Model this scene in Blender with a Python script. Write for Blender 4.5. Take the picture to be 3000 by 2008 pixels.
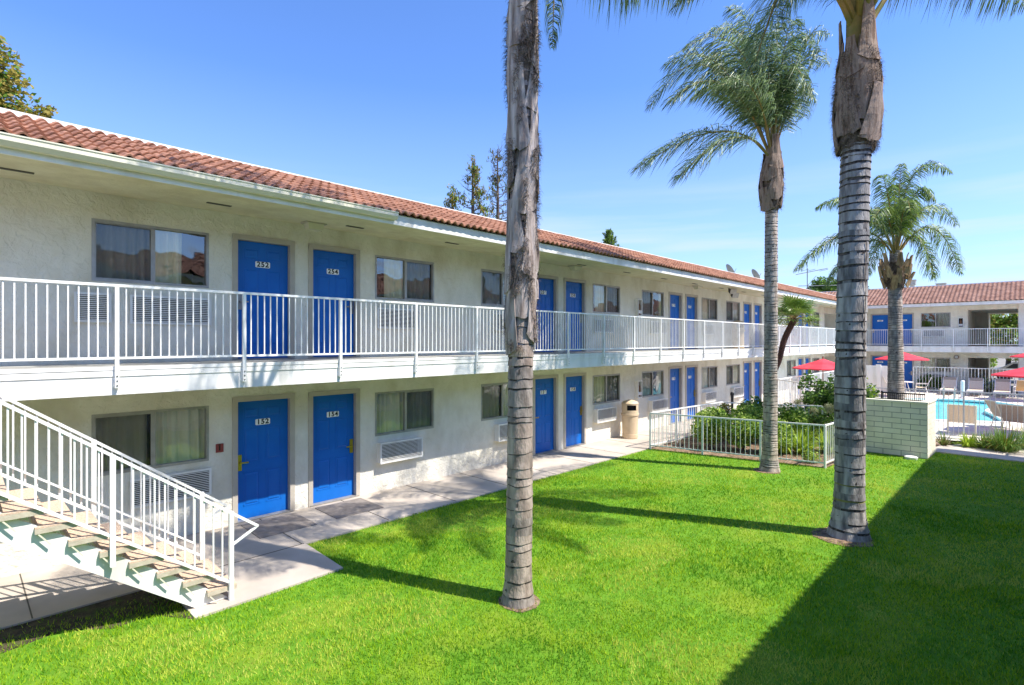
import bpy, bmesh, math, random
import numpy as np
from mathutils import Vector, Matrix, noise
R = math.radians
PI = math.pi
for o in list(bpy.data.objects):
    bpy.data.objects.remove(o, do_unlink=True)
sc = bpy.context.scene
COL = sc.collection

# ------------------------------------------------------------ camera, sky, sun, exposure
EYE = 3.11
YAW = R(44.12)                       # between the facade direction (+x) and the view
cam = bpy.data.cameras.new('camera')
cam.sensor_width = 36.0
cam.lens = 36 * 1583 / 3000
cam.shift_y = -5 / 3000
cam.clip_start = 0.05
cam.clip_end = 900
camo = bpy.data.objects.new('camera', cam)
camo.location = (0, 0, EYE)
camo.rotation_euler = (R(90), 0, YAW - R(90))
COL.objects.link(camo)
sc.camera = camo

SUN_DIR = Vector((-0.40, 1.0, -1.56)).normalized()      # the way the light travels
world = bpy.data.worlds.new('World')
sc.world = world
world.use_nodes = True
wt = world.node_tree
for n in list(wt.nodes):
    wt.nodes.remove(n)
wo = wt.nodes.new('ShaderNodeOutputWorld')
bg = wt.nodes.new('ShaderNodeBackground')
sky = wt.nodes.new('ShaderNodeTexSky')
sky.sky_type = 'NISHITA'
sky.sun_disc = False
sky.sun_elevation = math.asin(-SUN_DIR.z)
sky.sun_rotation = math.atan2(-SUN_DIR.x, -SUN_DIR.y)
sky.air_density = 1.0
sky.dust_density = 0.4
sky.ozone_density = 2.5
tint = wt.nodes.new('ShaderNodeMix'); tint.data_type = 'RGBA'; tint.blend_type = 'MULTIPLY'
tint.inputs[0].default_value = 1.0
tint.inputs[7].default_value = (0.64, 0.86, 1.24, 1)
wt.links.new(sky.outputs[0], tint.inputs[6])
# thin streaky clouds low over the horizon
tc = wt.nodes.new('ShaderNodeTexCoord')
mp = wt.nodes.new('ShaderNodeMapping'); mp.inputs['Scale'].default_value = (1.6, 1.6, 22)
nz = wt.nodes.new('ShaderNodeTexNoise'); nz.inputs['Scale'].default_value = 1.5; nz.inputs['Detail'].default_value = 6
cr = wt.nodes.new('ShaderNodeValToRGB'); cr.color_ramp.elements[0].position = .47; cr.color_ramp.elements[1].position = .70
sx = wt.nodes.new('ShaderNodeSeparateXYZ')
mr = wt.nodes.new('ShaderNodeMapRange'); mr.inputs[1].default_value = 0.0; mr.inputs[2].default_value = 0.30; mr.inputs[3].default_value = 1.0; mr.inputs[4].default_value = 0
mu = wt.nodes.new('ShaderNodeMath'); mu.operation = 'MULTIPLY'
cm = wt.nodes.new('ShaderNodeMix'); cm.data_type = 'RGBA'; cm.inputs[7].default_value = (3.3, 3.85, 4.8, 1)
wt.links.new(tc.outputs['Generated'], mp.inputs[0]); wt.links.new(mp.outputs[0], nz.inputs[0]); wt.links.new(nz.outputs[0], cr.inputs[0])
wt.links.new(tc.outputs['Generated'], sx.inputs[0]); wt.links.new(sx.outputs[2], mr.inputs[0])
wt.links.new(cr.outputs[0], mu.inputs[0]); wt.links.new(mr.outputs[0], mu.inputs[1])
hz_ = wt.nodes.new('ShaderNodeMapRange'); hz_.inputs[1].default_value = 0.0; hz_.inputs[2].default_value = 0.42; hz_.inputs[3].default_value = .44; hz_.inputs[4].default_value = 0
wt.links.new(sx.outputs[2], hz_.inputs[0])
mx_ = wt.nodes.new('ShaderNodeMath'); mx_.operation = 'ADD'; mx_.use_clamp = True
wt.links.new(mu.outputs[0], mx_.inputs[0]); wt.links.new(hz_.outputs[0], mx_.inputs[1]); wt.links.new(mx_.outputs[0], cm.inputs[0]); wt.links.new(tint.outputs[2], cm.inputs[6])
wt.links.new(cm.outputs[2], bg.inputs[0])
bg.inputs[1].default_value = 0.13
wt.links.new(bg.outputs[0], wo.inputs[0])

sun = bpy.data.lights.new('sun', 'SUN')
sun.energy = 4.4
sun.angle = R(0.5)
sun.color = (1.0, 0.95, 0.87)
suno = bpy.data.objects.new('sun', sun)
suno.rotation_euler = SUN_DIR.to_track_quat('-Z', 'Y').to_euler()
suno.location = (8, -20, 30)
COL.objects.link(suno)

sc.view_settings.view_transform = 'Standard'
sc.view_settings.look = 'None'
sc.view_settings.exposure = 0.90
sc.view_settings.gamma = 1
sc.cycles.use_denoising = True
sc.cycles.max_bounces = 7
sc.cycles.diffuse_bounces = 4
sc.cycles.transparent_max_bounces = 12
sc.cycles.caustics_reflective = False
sc.cycles.caustics_refractive = False

# ------------------------------------------------------------ materials
def mat(name, c1, c2=None, scale=3.0, rough=.7, bump=0.0, bscale=40, stretch=(1, 1, 1), metal=0, spec=.3,
        detail=5, lo=.35, hi=.65, c3=None, s3=1.0, f3=.5, transl=0.0, bdist=.02):
    m = bpy.data.materials.new(name); m.use_nodes = True
    t = m.node_tree; b = t.nodes['Principled BSDF']
    b.inputs['Roughness'].default_value = rough
    b.inputs['Metallic'].default_value = metal
    b.inputs['Specular IOR Level'].default_value = spec
    b.inputs['Base Color'].default_value = (*c1, 1)
    tcn = t.nodes.new('ShaderNodeTexCoord')
    gp = t.nodes.new('ShaderNodeNewGeometry')
    mpn = t.nodes.new('ShaderNodeMapping'); mpn.inputs['Scale'].default_value = stretch
    t.links.new(gp.outputs['Position'], mpn.inputs[0])
    col = None
    if c2 is not None:
        n = t.nodes.new('ShaderNodeTexNoise'); n.inputs['Scale'].default_value = scale; n.inputs['Detail'].default_value = detail
        t.links.new(mpn.outputs[0], n.inputs[0])
        r = t.nodes.new('ShaderNodeValToRGB')
        r.color_ramp.elements[0].position = lo; r.color_ramp.elements[1].position = hi
        r.color_ramp.elements[0].color = (*c1, 1); r.color_ramp.elements[1].color = (*c2, 1)
        t.links.new(n.outputs[0], r.inputs[0]); col = r.outputs[0]
        if c3 is not None:
            n3 = t.nodes.new('ShaderNodeTexNoise'); n3.inputs['Scale'].default_value = s3; n3.inputs['Detail'].default_value = 4
            t.links.new(mpn.outputs[0], n3.inputs[0])
            r3 = t.nodes.new('ShaderNodeMapRange'); r3.inputs[1].default_value = .5; r3.inputs[2].default_value = .68; r3.inputs[4].default_value = f3
            t.links.new(n3.outputs[0], r3.inputs[0])
            x = t.nodes.new('ShaderNodeMix'); x.data_type = 'RGBA'; x.inputs[7].default_value = (*c3, 1)
            t.links.new(r3.outputs[0], x.inputs[0]); t.links.new(col, x.inputs[6]); col = x.outputs[2]
        t.links.new(col, b.inputs['Base Color'])
    if bump:
        bn = t.nodes.new('ShaderNodeTexNoise'); bn.inputs['Scale'].default_value = bscale; bn.inputs['Detail'].default_value = 6
        t.links.new(mpn.outputs[0], bn.inputs[0])
        bp = t.nodes.new('ShaderNodeBump'); bp.inputs['Strength'].default_value = bump; bp.inputs['Distance'].default_value = bdist
        t.links.new(bn.outputs[0], bp.inputs['Height']); t.links.new(bp.outputs[0], b.inputs['Normal'])
    if transl:
        out = t.nodes['Material Output']
        tr = t.nodes.new('ShaderNodeBsdfTranslucent'); mx = t.nodes.new('ShaderNodeMixShader'); mx.inputs[0].default_value = transl
        if col is not None: t.links.new(col, tr.inputs[0])
        else: tr.inputs[0].default_value = (*c1, 1)
        t.links.new(b.outputs[0], mx.inputs[1]); t.links.new(tr.outputs[0], mx.inputs[2]); t.links.new(mx.outputs[0], out.inputs[0])
    return m

M = {}
def stucco_mat(name, c1, c2, c3, strength=.55):
    """knock-down stucco: flat trowelled islands with rough edges"""
    m = mat(name, c1, c2, 5, .85, c3=c3, s3=1.6, f3=.75, stretch=(1, 1, .6))
    t = m.node_tree; b = t.nodes['Principled BSDF']
    g = t.nodes.new('ShaderNodeNewGeometry')
    n = t.nodes.new('ShaderNodeTexNoise'); n.inputs['Scale'].default_value = 11; n.inputs['Detail'].default_value = 6; n.inputs['Distortion'].default_value = .6
    r = t.nodes.new('ShaderNodeMapRange'); r.inputs[1].default_value = .40; r.inputs[2].default_value = .60
    n2 = t.nodes.new('ShaderNodeTexNoise'); n2.inputs['Scale'].default_value = 60; n2.inputs['Detail'].default_value = 3
    ad = t.nodes.new('ShaderNodeMath'); ad.operation = 'MULTIPLY_ADD'; ad.inputs[1].default_value = .35
    bp = t.nodes.new('ShaderNodeBump'); bp.inputs['Strength'].default_value = strength; bp.inputs['Distance'].default_value = .012
    t.links.new(g.outputs['Position'], n.inputs[0]); t.links.new(g.outputs['Position'], n2.inputs[0])
    t.links.new(n.outputs[0], r.inputs[0]); t.links.new(n2.outputs[0], ad.inputs[0]); t.links.new(r.outputs[0], ad.inputs[2])
    t.links.new(ad.outputs[0], bp.inputs['Height']); t.links.new(bp.outputs[0], b.inputs['Normal'])
    return m
M['stucco'] = stucco_mat('stucco', (.75, .71, .60), (.81, .77, .665), (.63, .575, .45), .6)
M['soffit'] = stucco_mat('soffit_bounce_tint', (.66, .59, .41), (.74, .67, .48), (.58, .50, .33), .32)  # stucco tinted warm: the lawn's bounce light is put into this colour
M['white'] = mat('white_paint', (.76, .745, .70), (.83, .815, .78), 4, .5, c3=(.50, .46, .38), s3=3.2, f3=.42, stretch=(1, 1, .22))
M['rail'] = mat('rail_paint', (.82, .81, .77), (.87, .86, .83), 9, .42, c3=(.55, .50, .42), s3=6, f3=.3)
M['gutter'] = mat('gutter_paint', (.66, .62, .47), (.72, .67, .52), 3, .45)
M['frame'] = mat('door_frame_paint', (.46, .41, .34), (.50, .45, .38), 6, .5)
M['blue'] = mat('blue_door_paint', (.004, .125, .50), (.006, .145, .56), 2.5, .38, bump=.08, bscale=90, c3=(.015, .15, .52), s3=1.4, f3=.4)
M['brass'] = mat('brass', (.60, .43, .08), None, rough=.3, metal=.9)
M['steel'] = mat('steel', (.33, .32, .30), None, rough=.35, metal=.9)
M['alu'] = mat('aluminium', (.36, .34, .31), (.44, .42, .39), 8, .45, metal=.5)
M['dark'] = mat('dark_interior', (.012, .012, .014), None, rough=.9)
M['black'] = mat('black_paint', (.02, .02, .022), None, rough=.5)
M['curtain'] = mat('curtain_cloth', (.84, .80, .58), (.90, .86, .66), 5, .9, stretch=(6, 6, .3), transl=.15)
M['curtain_grey'] = mat('curtain_cloth_grey', (.50, .50, .47), (.58, .58, .55), 5, .9, stretch=(6, 6, .3))
M['red_cloth'] = mat('red_lining', (.45, .05, .03), None)
M['plate'] = mat('number_plate', (.92, .92, .90), None, rough=.4)
M['ink'] = mat('black_ink', (.01, .01, .01), None, rough=.4)
M['concrete'] = mat('concrete', (.43, .37, .31), (.57, .495, .42), 1.2, .85, bump=.25, bscale=60, c3=(.30, .265, .23), s3=.8, f3=.45, bdist=.006)
M['slabtop'] = mat('deck_coating', (.36, .35, .33), (.44, .43, .40), 3, .8)
M['joint'] = mat('joint_dirt', (.10, .09, .075), None, rough=.95)
M['mat'] = mat('worn_mat', (.20, .17, .15), (.28, .245, .22), 9, .9, bump=.3, bscale=150)
M['tread'] = mat('pebble_tread', (.42, .29, .20), (.68, .52, .39), 55, .85, bump=.6, bscale=120, lo=.3, hi=.7, bdist=.008)
M['tread_edge'] = mat('tread_edge', (.42, .36, .27), (.52, .46, .36), 12, .85, bump=.2)
M['soil'] = mat('soil', (.10, .065, .04), (.33, .22, .14), 14, .95, bump=1.0, bscale=30, c3=(.40, .31, .22), s3=3, f3=.6, bdist=.04)
M['soil_dark'] = mat('shaded_soil', (.035, .028, .018), (.11, .085, .05), 9, .95, bump=1.0, bscale=30, c3=(.07, .11, .02), s3=5, f3=.8, bdist=.04)  # darkened soil: the stairs' shade is put into its colour, with green patches
M['lawn'] = mat('lawn_ground', (.085, .21, .008), (.14, .30, .014), 7, .95, bump=.6, bscale=120, c3=(.22, .30, .02), s3=1.3, f3=.7)
M['ground'] = mat('ground', (.22, .20, .17), (.30, .27, .23), .5, .95, bump=.3, bscale=10)
M['deck'] = mat('pool_deck_paint', (.62, .56, .47), (.72, .66, .56), 2, .8, bump=.1)
M['coping'] = mat('coping', (.70, .67, .60), (.78, .75, .68), 6, .7)
M['pool_side'] = mat('pool_tile', (.05, .30, .36), (.03, .12, .16), 20, .3)
M['block'] = mat('block_paint', (.80, .74, .57), (.86, .80, .64), 3, .8, bump=.3, bscale=80, c3=(.52, .48, .36), s3=1.2, f3=.4)
M['plastic'] = mat('tan_plastic', (.60, .46, .30), (.66, .51, .34), 4, .5, c3=(.50, .37, .23), s3=5, f3=.35)
M['white_plastic'] = mat('white_plastic', (.74, .72, .70), None, rough=.35)
M['sling'] = mat('beige_sling', (.62, .50, .38), (.68, .56, .43), 20, .8)
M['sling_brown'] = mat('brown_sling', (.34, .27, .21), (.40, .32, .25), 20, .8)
M['sling_tan'] = mat('tan_sling', (.62, .42, .17), (.68, .48, .22), 20, .8)
M['red'] = mat('red_canvas', (.70, .04, .06), (.78, .075, .10), 1.5, .75, transl=.14)
M['wood'] = mat('brown_pole', (.16, .075, .04), None, rough=.6)
M['dish'] = mat('dish_grey', (.16, .17, .18), (.20, .21, .22), 5, .6)
M['sign_red'] = mat('sign_red', (.28, .06, .05), None, rough=.5)
M['sign_blue'] = mat('sign_blue', (.03, .07, .55), None, rough=.5)
M['fire_red'] = mat('extinguisher_red', (.5, .02, .02), None, rough=.3)
M['bark1'] = mat('bark_brown_grey', (.23, .175, .14), (.46, .375, .315), 6, .9, bump=.7, bscale=30, stretch=(1.5, 1.5, .5), c3=(.12, .10, .09), s3=5, f3=.6)
M['bark2'] = mat('bark_grey', (.30, .24, .19), (.56, .475, .40), 7, .9, bump=.6, bscale=40, stretch=(1.6, 1.6, .5), c3=(.13, .12, .115), s3=4, f3=.55)
M['bark3'] = mat('bark_slate', (.22, .20, .185), (.48, .445, .41), 6, .9, bump=.7, bscale=36, stretch=(2, 2, .45), c3=(.07, .065, .07), s3=4, f3=.75)
M['bark1_dark'] = mat('bark_dark_patch', (.17, .14, .12), (.33, .285, .25), 8, .9, bump=.6, bscale=30, stretch=(1.5, 1.5, .5))
M['bark2_dark'] = mat('bark_grey_dark_patch', (.20, .175, .15), (.40, .355, .31), 8, .9, bump=.6, bscale=40, stretch=(1.6, 1.6, .5))
M['bark3_dark'] = mat('bark_slate_dark_patch', (.13, .12, .115), (.30, .285, .27), 8, .9, bump=.7, bscale=36, stretch=(2, 2, .45))
M['scar'] = mat('ring_scar', (.03, .025, .022), (.14, .115, .10), 22, .95)
M['moss'] = mat('moss', (.20, .19, .06), (.28, .26, .10), 10, .95)
M['boot'] = mat('leaf_base', (.24, .18, .145), (.56, .48, .43), 5, .85, bump=.5, bscale=50, stretch=(3, 3, .35), c3=(.10, .07, .055), s3=6, f3=.6)
M['boot_brown'] = mat('leaf_base_brown', (.17, .105, .07), (.46, .355, .28), 6, .85, bump=.6, bscale=50, stretch=(3, 3, .35), c3=(.075, .045, .03), s3=6, f3=.7)
M['boot_tan'] = mat('leaf_base_tan', (.26, .16, .08), (.56, .40, .22), 6, .85, bump=.4, bscale=50, stretch=(3, 3, .4), c3=(.2, .12, .07), s3=5, f3=.5)
M['fibre'] = mat('fibre', (.07, .05, .038), (.24, .185, .14), 12, .95)
M['petiole'] = mat('petiole', (.17, .17, .04), (.36, .22, .07), 3, .6)
M['palm_leaf'] = mat('palm_leaflet', (.12, .20, .06), (.32, .42, .17), 4, .45, spec=.5, transl=.3)
M['palm_leaf_b'] = mat('palm_leaflet_bright', (.15, .26, .03), (.32, .42, .08), 4, .45, spec=.5, transl=.35)
M['palm_leaf_dark'] = mat('palm_leaflet_dark', (.035, .075, .02), (.08, .13, .045), 4, .45, spec=.5, transl=.25)
M['fan_leaf'] = mat('fan_leaf', (.10, .19, .02), (.26, .36, .06), 4, .45, spec=.5, transl=.25)
M['shag'] = mat('shaggy_trunk', (.05, .025, .018), (.14, .07, .05), 25, .95)
def leafmat(name, a, b, tr=.3): M[name] = mat(name, a, b, 9, .55, transl=tr, lo=.3, hi=.7)
leafmat('leaf_light', (.26, .42, .04), (.54, .64, .14), .42)
leafmat('leaf_mid', (.07, .17, .02), (.20, .33, .05))
leafmat('leaf_dark', (.03, .085, .02), (.13, .21, .06))
leafmat('leaf_olive', (.17, .15, .03), (.50, .38, .07))
leafmat('leaf_dry', (.10, .09, .03), (.22, .16, .05))
leafmat('strap_lime', (.28, .44, .02), (.52, .62, .07), .4)
leafmat('strap_green', (.08, .18, .025), (.26, .38, .07))
leafmat('seed_head', (.34, .36, .18), (.55, .55, .33))
M['bark_tree'] = mat('tree_bark', (.07, .055, .05), (.13, .10, .09), 8, .9)

def tile_mat(name, a, b, c, per):
    m = mat(name, a, b, 2.2, .85, c3=c, s3=9, f3=.7)
    return m
M['tile'] = tile_mat('terracotta_tile', (.27, .12, .07), (.44, .22, .135), (.16, .08, .055), .16)
M['tile_far'] = tile_mat('weathered_tile', (.28, .145, .10), (.42, .245, .18), (.18, .10, .08), .3)

def screen_mat():
    m = bpy.data.materials.new('insect_screen'); m.use_nodes = True
    t = m.node_tree; out = t.nodes['Material Output']; b = t.nodes['Principled BSDF']
    b.inputs['Base Color'].default_value = (.03, .03, .03, 1); b.inputs['Roughness'].default_value = .7
    tr = t.nodes.new('ShaderNodeBsdfTransparent'); mx = t.nodes.new('ShaderNodeMixShader'); mx.inputs[0].default_value = .40
    t.links.new(tr.outputs[0], mx.inputs[1]); t.links.new(b.outputs[0], mx.inputs[2]); t.links.new(mx.outputs[0], out.inputs[0])
    return m
M['screen'] = screen_mat()
def glass_mat():
    m = bpy.data.materials.new('window_glass'); m.use_nodes = True
    t = m.node_tree; out = t.nodes['Material Output']; t.nodes.remove(t.nodes['Principled BSDF'])
    tr = t.nodes.new('ShaderNodeBsdfTransparent'); tr.inputs[0].default_value = (.93, .95, .92, 1)
    gl = t.nodes.new('ShaderNodeBsdfGlossy'); gl.inputs['Roughness'].default_value = .015; gl.inputs[0].default_value = (.95, .97, 1, 1)
    g2 = t.nodes.new('ShaderNodeNewGeometry'); dt = t.nodes.new('ShaderNodeVectorMath'); dt.operation = 'DOT_PRODUCT'
    t.links.new(g2.outputs['Incoming'], dt.inputs[0]); t.links.new(g2.outputs['True Normal'], dt.inputs[1])
    ab = t.nodes.new('ShaderNodeMath'); ab.operation = 'ABSOLUTE'; t.links.new(dt.outputs['Value'], ab.inputs[0])
    om = t.nodes.new('ShaderNodeMath'); om.operation = 'SUBTRACT'; om.inputs[0].default_value = 1; t.links.new(ab.outputs[0], om.inputs[1])
    pw = t.nodes.new('ShaderNodeMath'); pw.operation = 'POWER'; pw.inputs[1].default_value = 4; t.links.new(om.outputs[0], pw.inputs[0])
    fr = t.nodes.new('ShaderNodeMath'); fr.operation = 'MULTIPLY_ADD'; fr.inputs[1].default_value = .78; fr.inputs[2].default_value = .16; t.links.new(pw.outputs[0], fr.inputs[0])
    n = t.nodes.new('ShaderNodeTexNoise'); n.inputs['Scale'].default_value = 2.4; n.inputs['Detail'].default_value = 1
    g = t.nodes.new('ShaderNodeNewGeometry'); bp = t.nodes.new('ShaderNodeBump'); bp.inputs['Distance'].default_value = .02; bp.inputs['Strength'].default_value = .35
    t.links.new(g.outputs['Position'], n.inputs[0]); t.links.new(n.outputs[0], bp.inputs['Height']); t.links.new(bp.outputs[0], gl.inputs['Normal'])
    mx = t.nodes.new('ShaderNodeMixShader')
    t.links.new(fr.outputs[0], mx.inputs[0]); t.links.new(tr.outputs[0], mx.inputs[1]); t.links.new(gl.outputs[0], mx.inputs[2]); t.links.new(mx.outputs[0], out.inputs[0])
    return m
M['glass'] = glass_mat()
def water_mat():
    m = mat('pool_water', (.16, .72, .80), (.26, .82, .86), 1.2, .06, spec=.6, bump=.25, bscale=5, stretch=(1, 1, 1), lo=.3, hi=.7, bdist=.03)
    return m
M['water'] = water_mat()

# ------------------------------------------------------------ mesh helpers
class MB:
    """collects geometry, in world coordinates, for ONE mesh"""
    def __init__(s, T=None):
        s.v = []; s.f = []; s.m = []; s.T = T
    def av(s, p):
        p = Vector(p)
        if s.T: p = s.T(p)
        s.v.append(p); return len(s.v) - 1
    def face(s, pts, mi=0):
        s.f.append([s.av(p) for p in pts]); s.m.append(mi)
    def idx(s, ids, mi=0):
        s.f.append(ids); s.m.append(mi)
    def box(s, a, b, mi=0):
        x0, y0, z0 = a; x1, y1, z1 = b
        i = [s.av(p) for p in ((x0, y0, z0), (x1, y0, z0), (x1, y1, z0), (x0, y1, z0), (x0, y0, z1), (x1, y0, z1), (x1, y1, z1), (x0, y1, z1))]
        for q in ((0, 3, 2, 1), (4, 5, 6, 7), (0, 1, 5, 4), (1, 2, 6, 5), (2, 3, 7, 6), (3, 0, 4, 7)):
            s.idx([i[k] for k in q], mi)
    def bar(s, p, q, w, h=None, mi=0, up=(0, 0, 1)):
        """a straight bar of section w x h from p to q"""
        p = Vector(p); q = Vector(q); h = h or w
        d = (q - p).normalized(); u = Vector(up)
        if abs(d.dot(u)) > .98: u = Vector((0, 1, 0))
        sx_ = d.cross(u).normalized() * w / 2; sy = sx_.cross(d).normalized() * h / 2
        i = [s.av(c) for c in (p - sx_ - sy, p + sx_ - sy, p + sx_ + sy, p - sx_ + sy, q - sx_ - sy, q + sx_ - sy, q + sx_ + sy, q - sx_ + sy)]
        for k in ((0, 3, 2, 1), (4, 5, 6, 7), (0, 1, 5, 4), (1, 2, 6, 5), (2, 3, 7, 6), (3, 0, 4, 7)):
            s.idx([i[j] for j in k], mi)
    def tube(s, pts, rad, n=8, mi=0, caps=True):
        pts = [Vector(p) for p in pts]
        if not hasattr(rad, '__len__'): rad = [rad] * len(pts)
        prev = None; rings = []
        for k, p in enumerate(pts):
            d = (pts[min(k + 1, len(pts) - 1)] - pts[max(k - 1, 0)]).normalized()
            if prev is None:
                a = d.cross(Vector((0, 0, 1)))
                if a.length < .05: a = d.cross(Vector((0, 1, 0)))
            else:
                a = prev - d * prev.dot(d)
            a.normalize(); prev = a; b = d.cross(a)
            rings.append([s.av(p + (a * math.cos(2 * PI * j / n) + b * math.sin(2 * PI * j / n)) * rad[k]) for j in range(n)])
        for r0, r1 in zip(rings, rings[1:]):
            for j in range(n):
                s.idx([r0[j], r0[(j + 1) % n], r1[(j + 1) % n], r1[j]], mi)
        if caps:
            s.idx(rings[0][::-1], mi); s.idx(rings[-1], mi)
    def lathe(s, c, prof, n=24, mi=0):
        c = Vector(c); rings = []
        for r, z in prof:
            rings.append([s.av(c + Vector((r * math.cos(2 * PI * j / n), r * math.sin(2 * PI * j / n), z))) for j in range(n)])
        for r0, r1 in zip(rings, rings[1:]):
            for j in range(n):
                s.idx([r0[j], r0[(j + 1) % n], r1[(j + 1) % n], r1[j]], mi)
        s.idx(rings[0][::-1], mi); s.idx(rings[-1], mi)
    def build(s, name, mats, parent=None, smooth=False, recalc=True):
        me = bpy.data.meshes.new(name)
        off = Vector((0, 0, 0)); q = parent
        while q is not None:
            off += q.location; q = q.parent
        me.from_pydata([p - off for p in s.v], [], s.f)
        if not isinstance(mats, (list, tuple)): mats = [mats]
        for m_ in mats: me.materials.append(M[m_] if isinstance(m_, str) else m_)
        if any(s.m): me.polygons.foreach_set('material_index', s.m)
        if recalc and len(s.f) < 60000:
            bm = bmesh.new(); bm.from_mesh(me); bmesh.ops.recalc_face_normals(bm, faces=bm.faces); bm.to_mesh(me); bm.free()
        if smooth: me.polygons.foreach_set('use_smooth', [True] * len(me.polygons))
        me.update()
        o = bpy.data.objects.new(name, me); COL.objects.link(o)
        if parent is not None: o.parent = parent
        return o

def thing(name, label, cat, loc=(0, 0, 0), group=None):
    o = bpy.data.objects.new(name, None); COL.objects.link(o)
    o.empty_display_size = .2
    o.location = loc; o['label'] = label; o['category'] = cat
    if group: o['group'] = group
    return o
def tag(o, label, cat, group=None):
    o['label'] = label; o['category'] = cat
    if group: o['group'] = group
    return o
def struct(o, kind='structure', label=None, cat=None):
    o['kind'] = kind
    if label: o['label'] = label; o['category'] = cat
    return o
_c, _s = math.cos(YAW), math.sin(YAW)
def at(x, y, dep):
    """a point of the photograph (3000 px wide) at a measured distance -> where it stands"""
    u = (x - 1500) / 1583; v = (y - 999) / 1583
    return Vector(((_c + u * _s) * dep, (_s - u * _c) * dep, EYE - v * dep))
def copy_thing(root, loc, label, group=None):
    c = root.copy(); COL.objects.link(c); c.location = loc; c['label'] = label
    if group: c['group'] = group
    for ch in root.children:
        d = ch.copy(); COL.objects.link(d); d.parent = c
        for g in ch.children:
            e = g.copy(); COL.objects.link(e); e.parent = d
    return c

# ------------------------------------------------------------ the ground
mb = MB(); mb.face([(-120, -120, -.2), (260, -120, -.2), (260, 260, -.2), (-120, 260, -.2)])
struct(mb.build('ground', 'ground'))
WALK = [(-7, 9.72), (-7, 8.0), (1.86, 7.98), (1.86, 6.72), (3.68, 6.77), (3.72, 7.98), (13.75, 7.98), (23.6, 7.98), (23.6, 9.72)]
def prism(mb, poly, z0, z1, mi=0):
    a = [mb.av((x, y, z0)) for x, y in poly]; b = [mb.av((x, y, z1)) for x, y in poly]
    n = len(poly)
    mb.idx(b, mi); mb.idx(a[::-1], mi)
    for i in range(n): mb.idx([a[i], a[(i + 1) % n], b[(i + 1) % n], b[i]], mi)
mb = MB(); prism(mb, WALK, -.1, .025)
struct(mb.build('sidewalk', 'concrete'))
mb = MB()
for x in (-5.4, -3.9, -2.4, -.9, .6, 2.1, 3.67, 5.2, 6.71, 8.2, 9.7, 11.2, 12.7, 14.2, 15.7, 17.2, 18.7, 20.2, 21.7):
    mb.box((x - .007, 8.0, .0251), (x + .007, 9.66, .0285))
mb.box((1.9, 7.99, .0251), (3.7, 8.004, .0285))
struct(mb.build('sidewalk_joints', 'joint'))
LAWN = [(-8, 8.0), (-8, -1.3), (19.0, -1.3), (19.0, 2.0), (17.6, 2.1), (17.6, 3.5), (14.85, 3.7), (13.95, 7.98), (3.72, 7.98), (3.68, 6.77), (1.86, 6.72), (1.86, 7.98)]
mb = MB(); mb.face([(-8, -1.3, 0), (19.0, -1.3, 0), (19.0, 8.0, 0), (-8, 8.0, 0)])
struct(mb.build('lawn', 'lawn'))
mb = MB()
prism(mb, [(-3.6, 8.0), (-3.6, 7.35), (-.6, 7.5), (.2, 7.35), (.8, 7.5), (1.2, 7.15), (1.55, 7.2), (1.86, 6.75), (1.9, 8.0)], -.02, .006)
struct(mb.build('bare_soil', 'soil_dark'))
mb = MB()
for x, y, r, sd in ((4.69, 4.42, .25, 1), (13.52, 4.62, .30, 2), (9.78, 2.2, .42, 3)):
    pts = []
    for k in range(28):
        a = 2 * PI * k / 28; rr = r * (1 + .18 * noise.noise(Vector((math.cos(a) * 2, math.sin(a) * 2, sd * 5))))
        pts.append((x + rr * math.cos(a), y + rr * math.sin(a)))
    prism(mb, pts, -.02, .008)
struct(mb.build('bare_soil_rings', 'soil'))
mb = MB()
SOIL = [(13.9, 7.96), (14.82, 3.68), (17.8, 3.42), (18.9, 3.3), (18.9, 2.0), (21.6, 1.9), (22.2, 5.4), (20.6, 7.9), (19.0, 7.96)]
prism(mb, SOIL, -.05, .014)
for k in range(700):
    rnd = random.Random(k)
    x = rnd.uniform(14.0, 18.6); y = rnd.uniform(3.6, 7.8)
    if x < 13.95 + (7.9 - y) * .215 + .06: continue
    r = rnd.uniform(.015, .05)
    p = Vector((x, y, .014))
    q = [p + Vector((rnd.uniform(-r, r), rnd.uniform(-r, r), rnd.uniform(0, r * .7))) for _ in range(4)]
    mb.face(q)
struct(mb.build('planting_bed', 'soil', recalc=False))
mb = MB()
prism(mb, [(17.9, 2.03), (19.0, 2.0), (19.0, -3), (22.0, -3), (22.0, 1.0), (20.3, 1.9), (20.3, 2.02), (18.9, 2.2)], -.05, .03)
struct(mb.build('path', 'concrete'))
# pool deck with the pool's opening
POOL = [(26.4, 5.6), (30.2, 6.2), (34.4, 5.7), (36.1, 3.8), (36.5, 2.9), (36.3, 1.5), (35.1, .55), (34.6, .1), (33.8, .2), (33.3, 1.2), (32.3, 1.58), (31.3, 1.62), (30.0, 1.3), (28.4, 1.0), (27.5, .95), (27.1, 1.7), (26.5, 2.75), (26.1, 4.2)]
def holed(name, outer, inner, z, m):
    bm = bmesh.new(); ed = []
    for loop in (outer, inner):
        vs = [bm.verts.new((x, y, z)) for x, y in loop]
        ed += [bm.edges.new((vs[i], vs[(i + 1) % len(vs)])) for i in range(len(vs))]
    bmesh.ops.triangle_fill(bm, edges=ed, use_beauty=True)
    for f in bm.faces:
        if f.normal.z < 0: f.normal_flip()
    me = bpy.data.meshes.new(name); bm.to_mesh(me); bm.free(); me.materials.append(M[m])
    o = bpy.data.objects.new(name, me); COL.objects.link(o); return o
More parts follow.
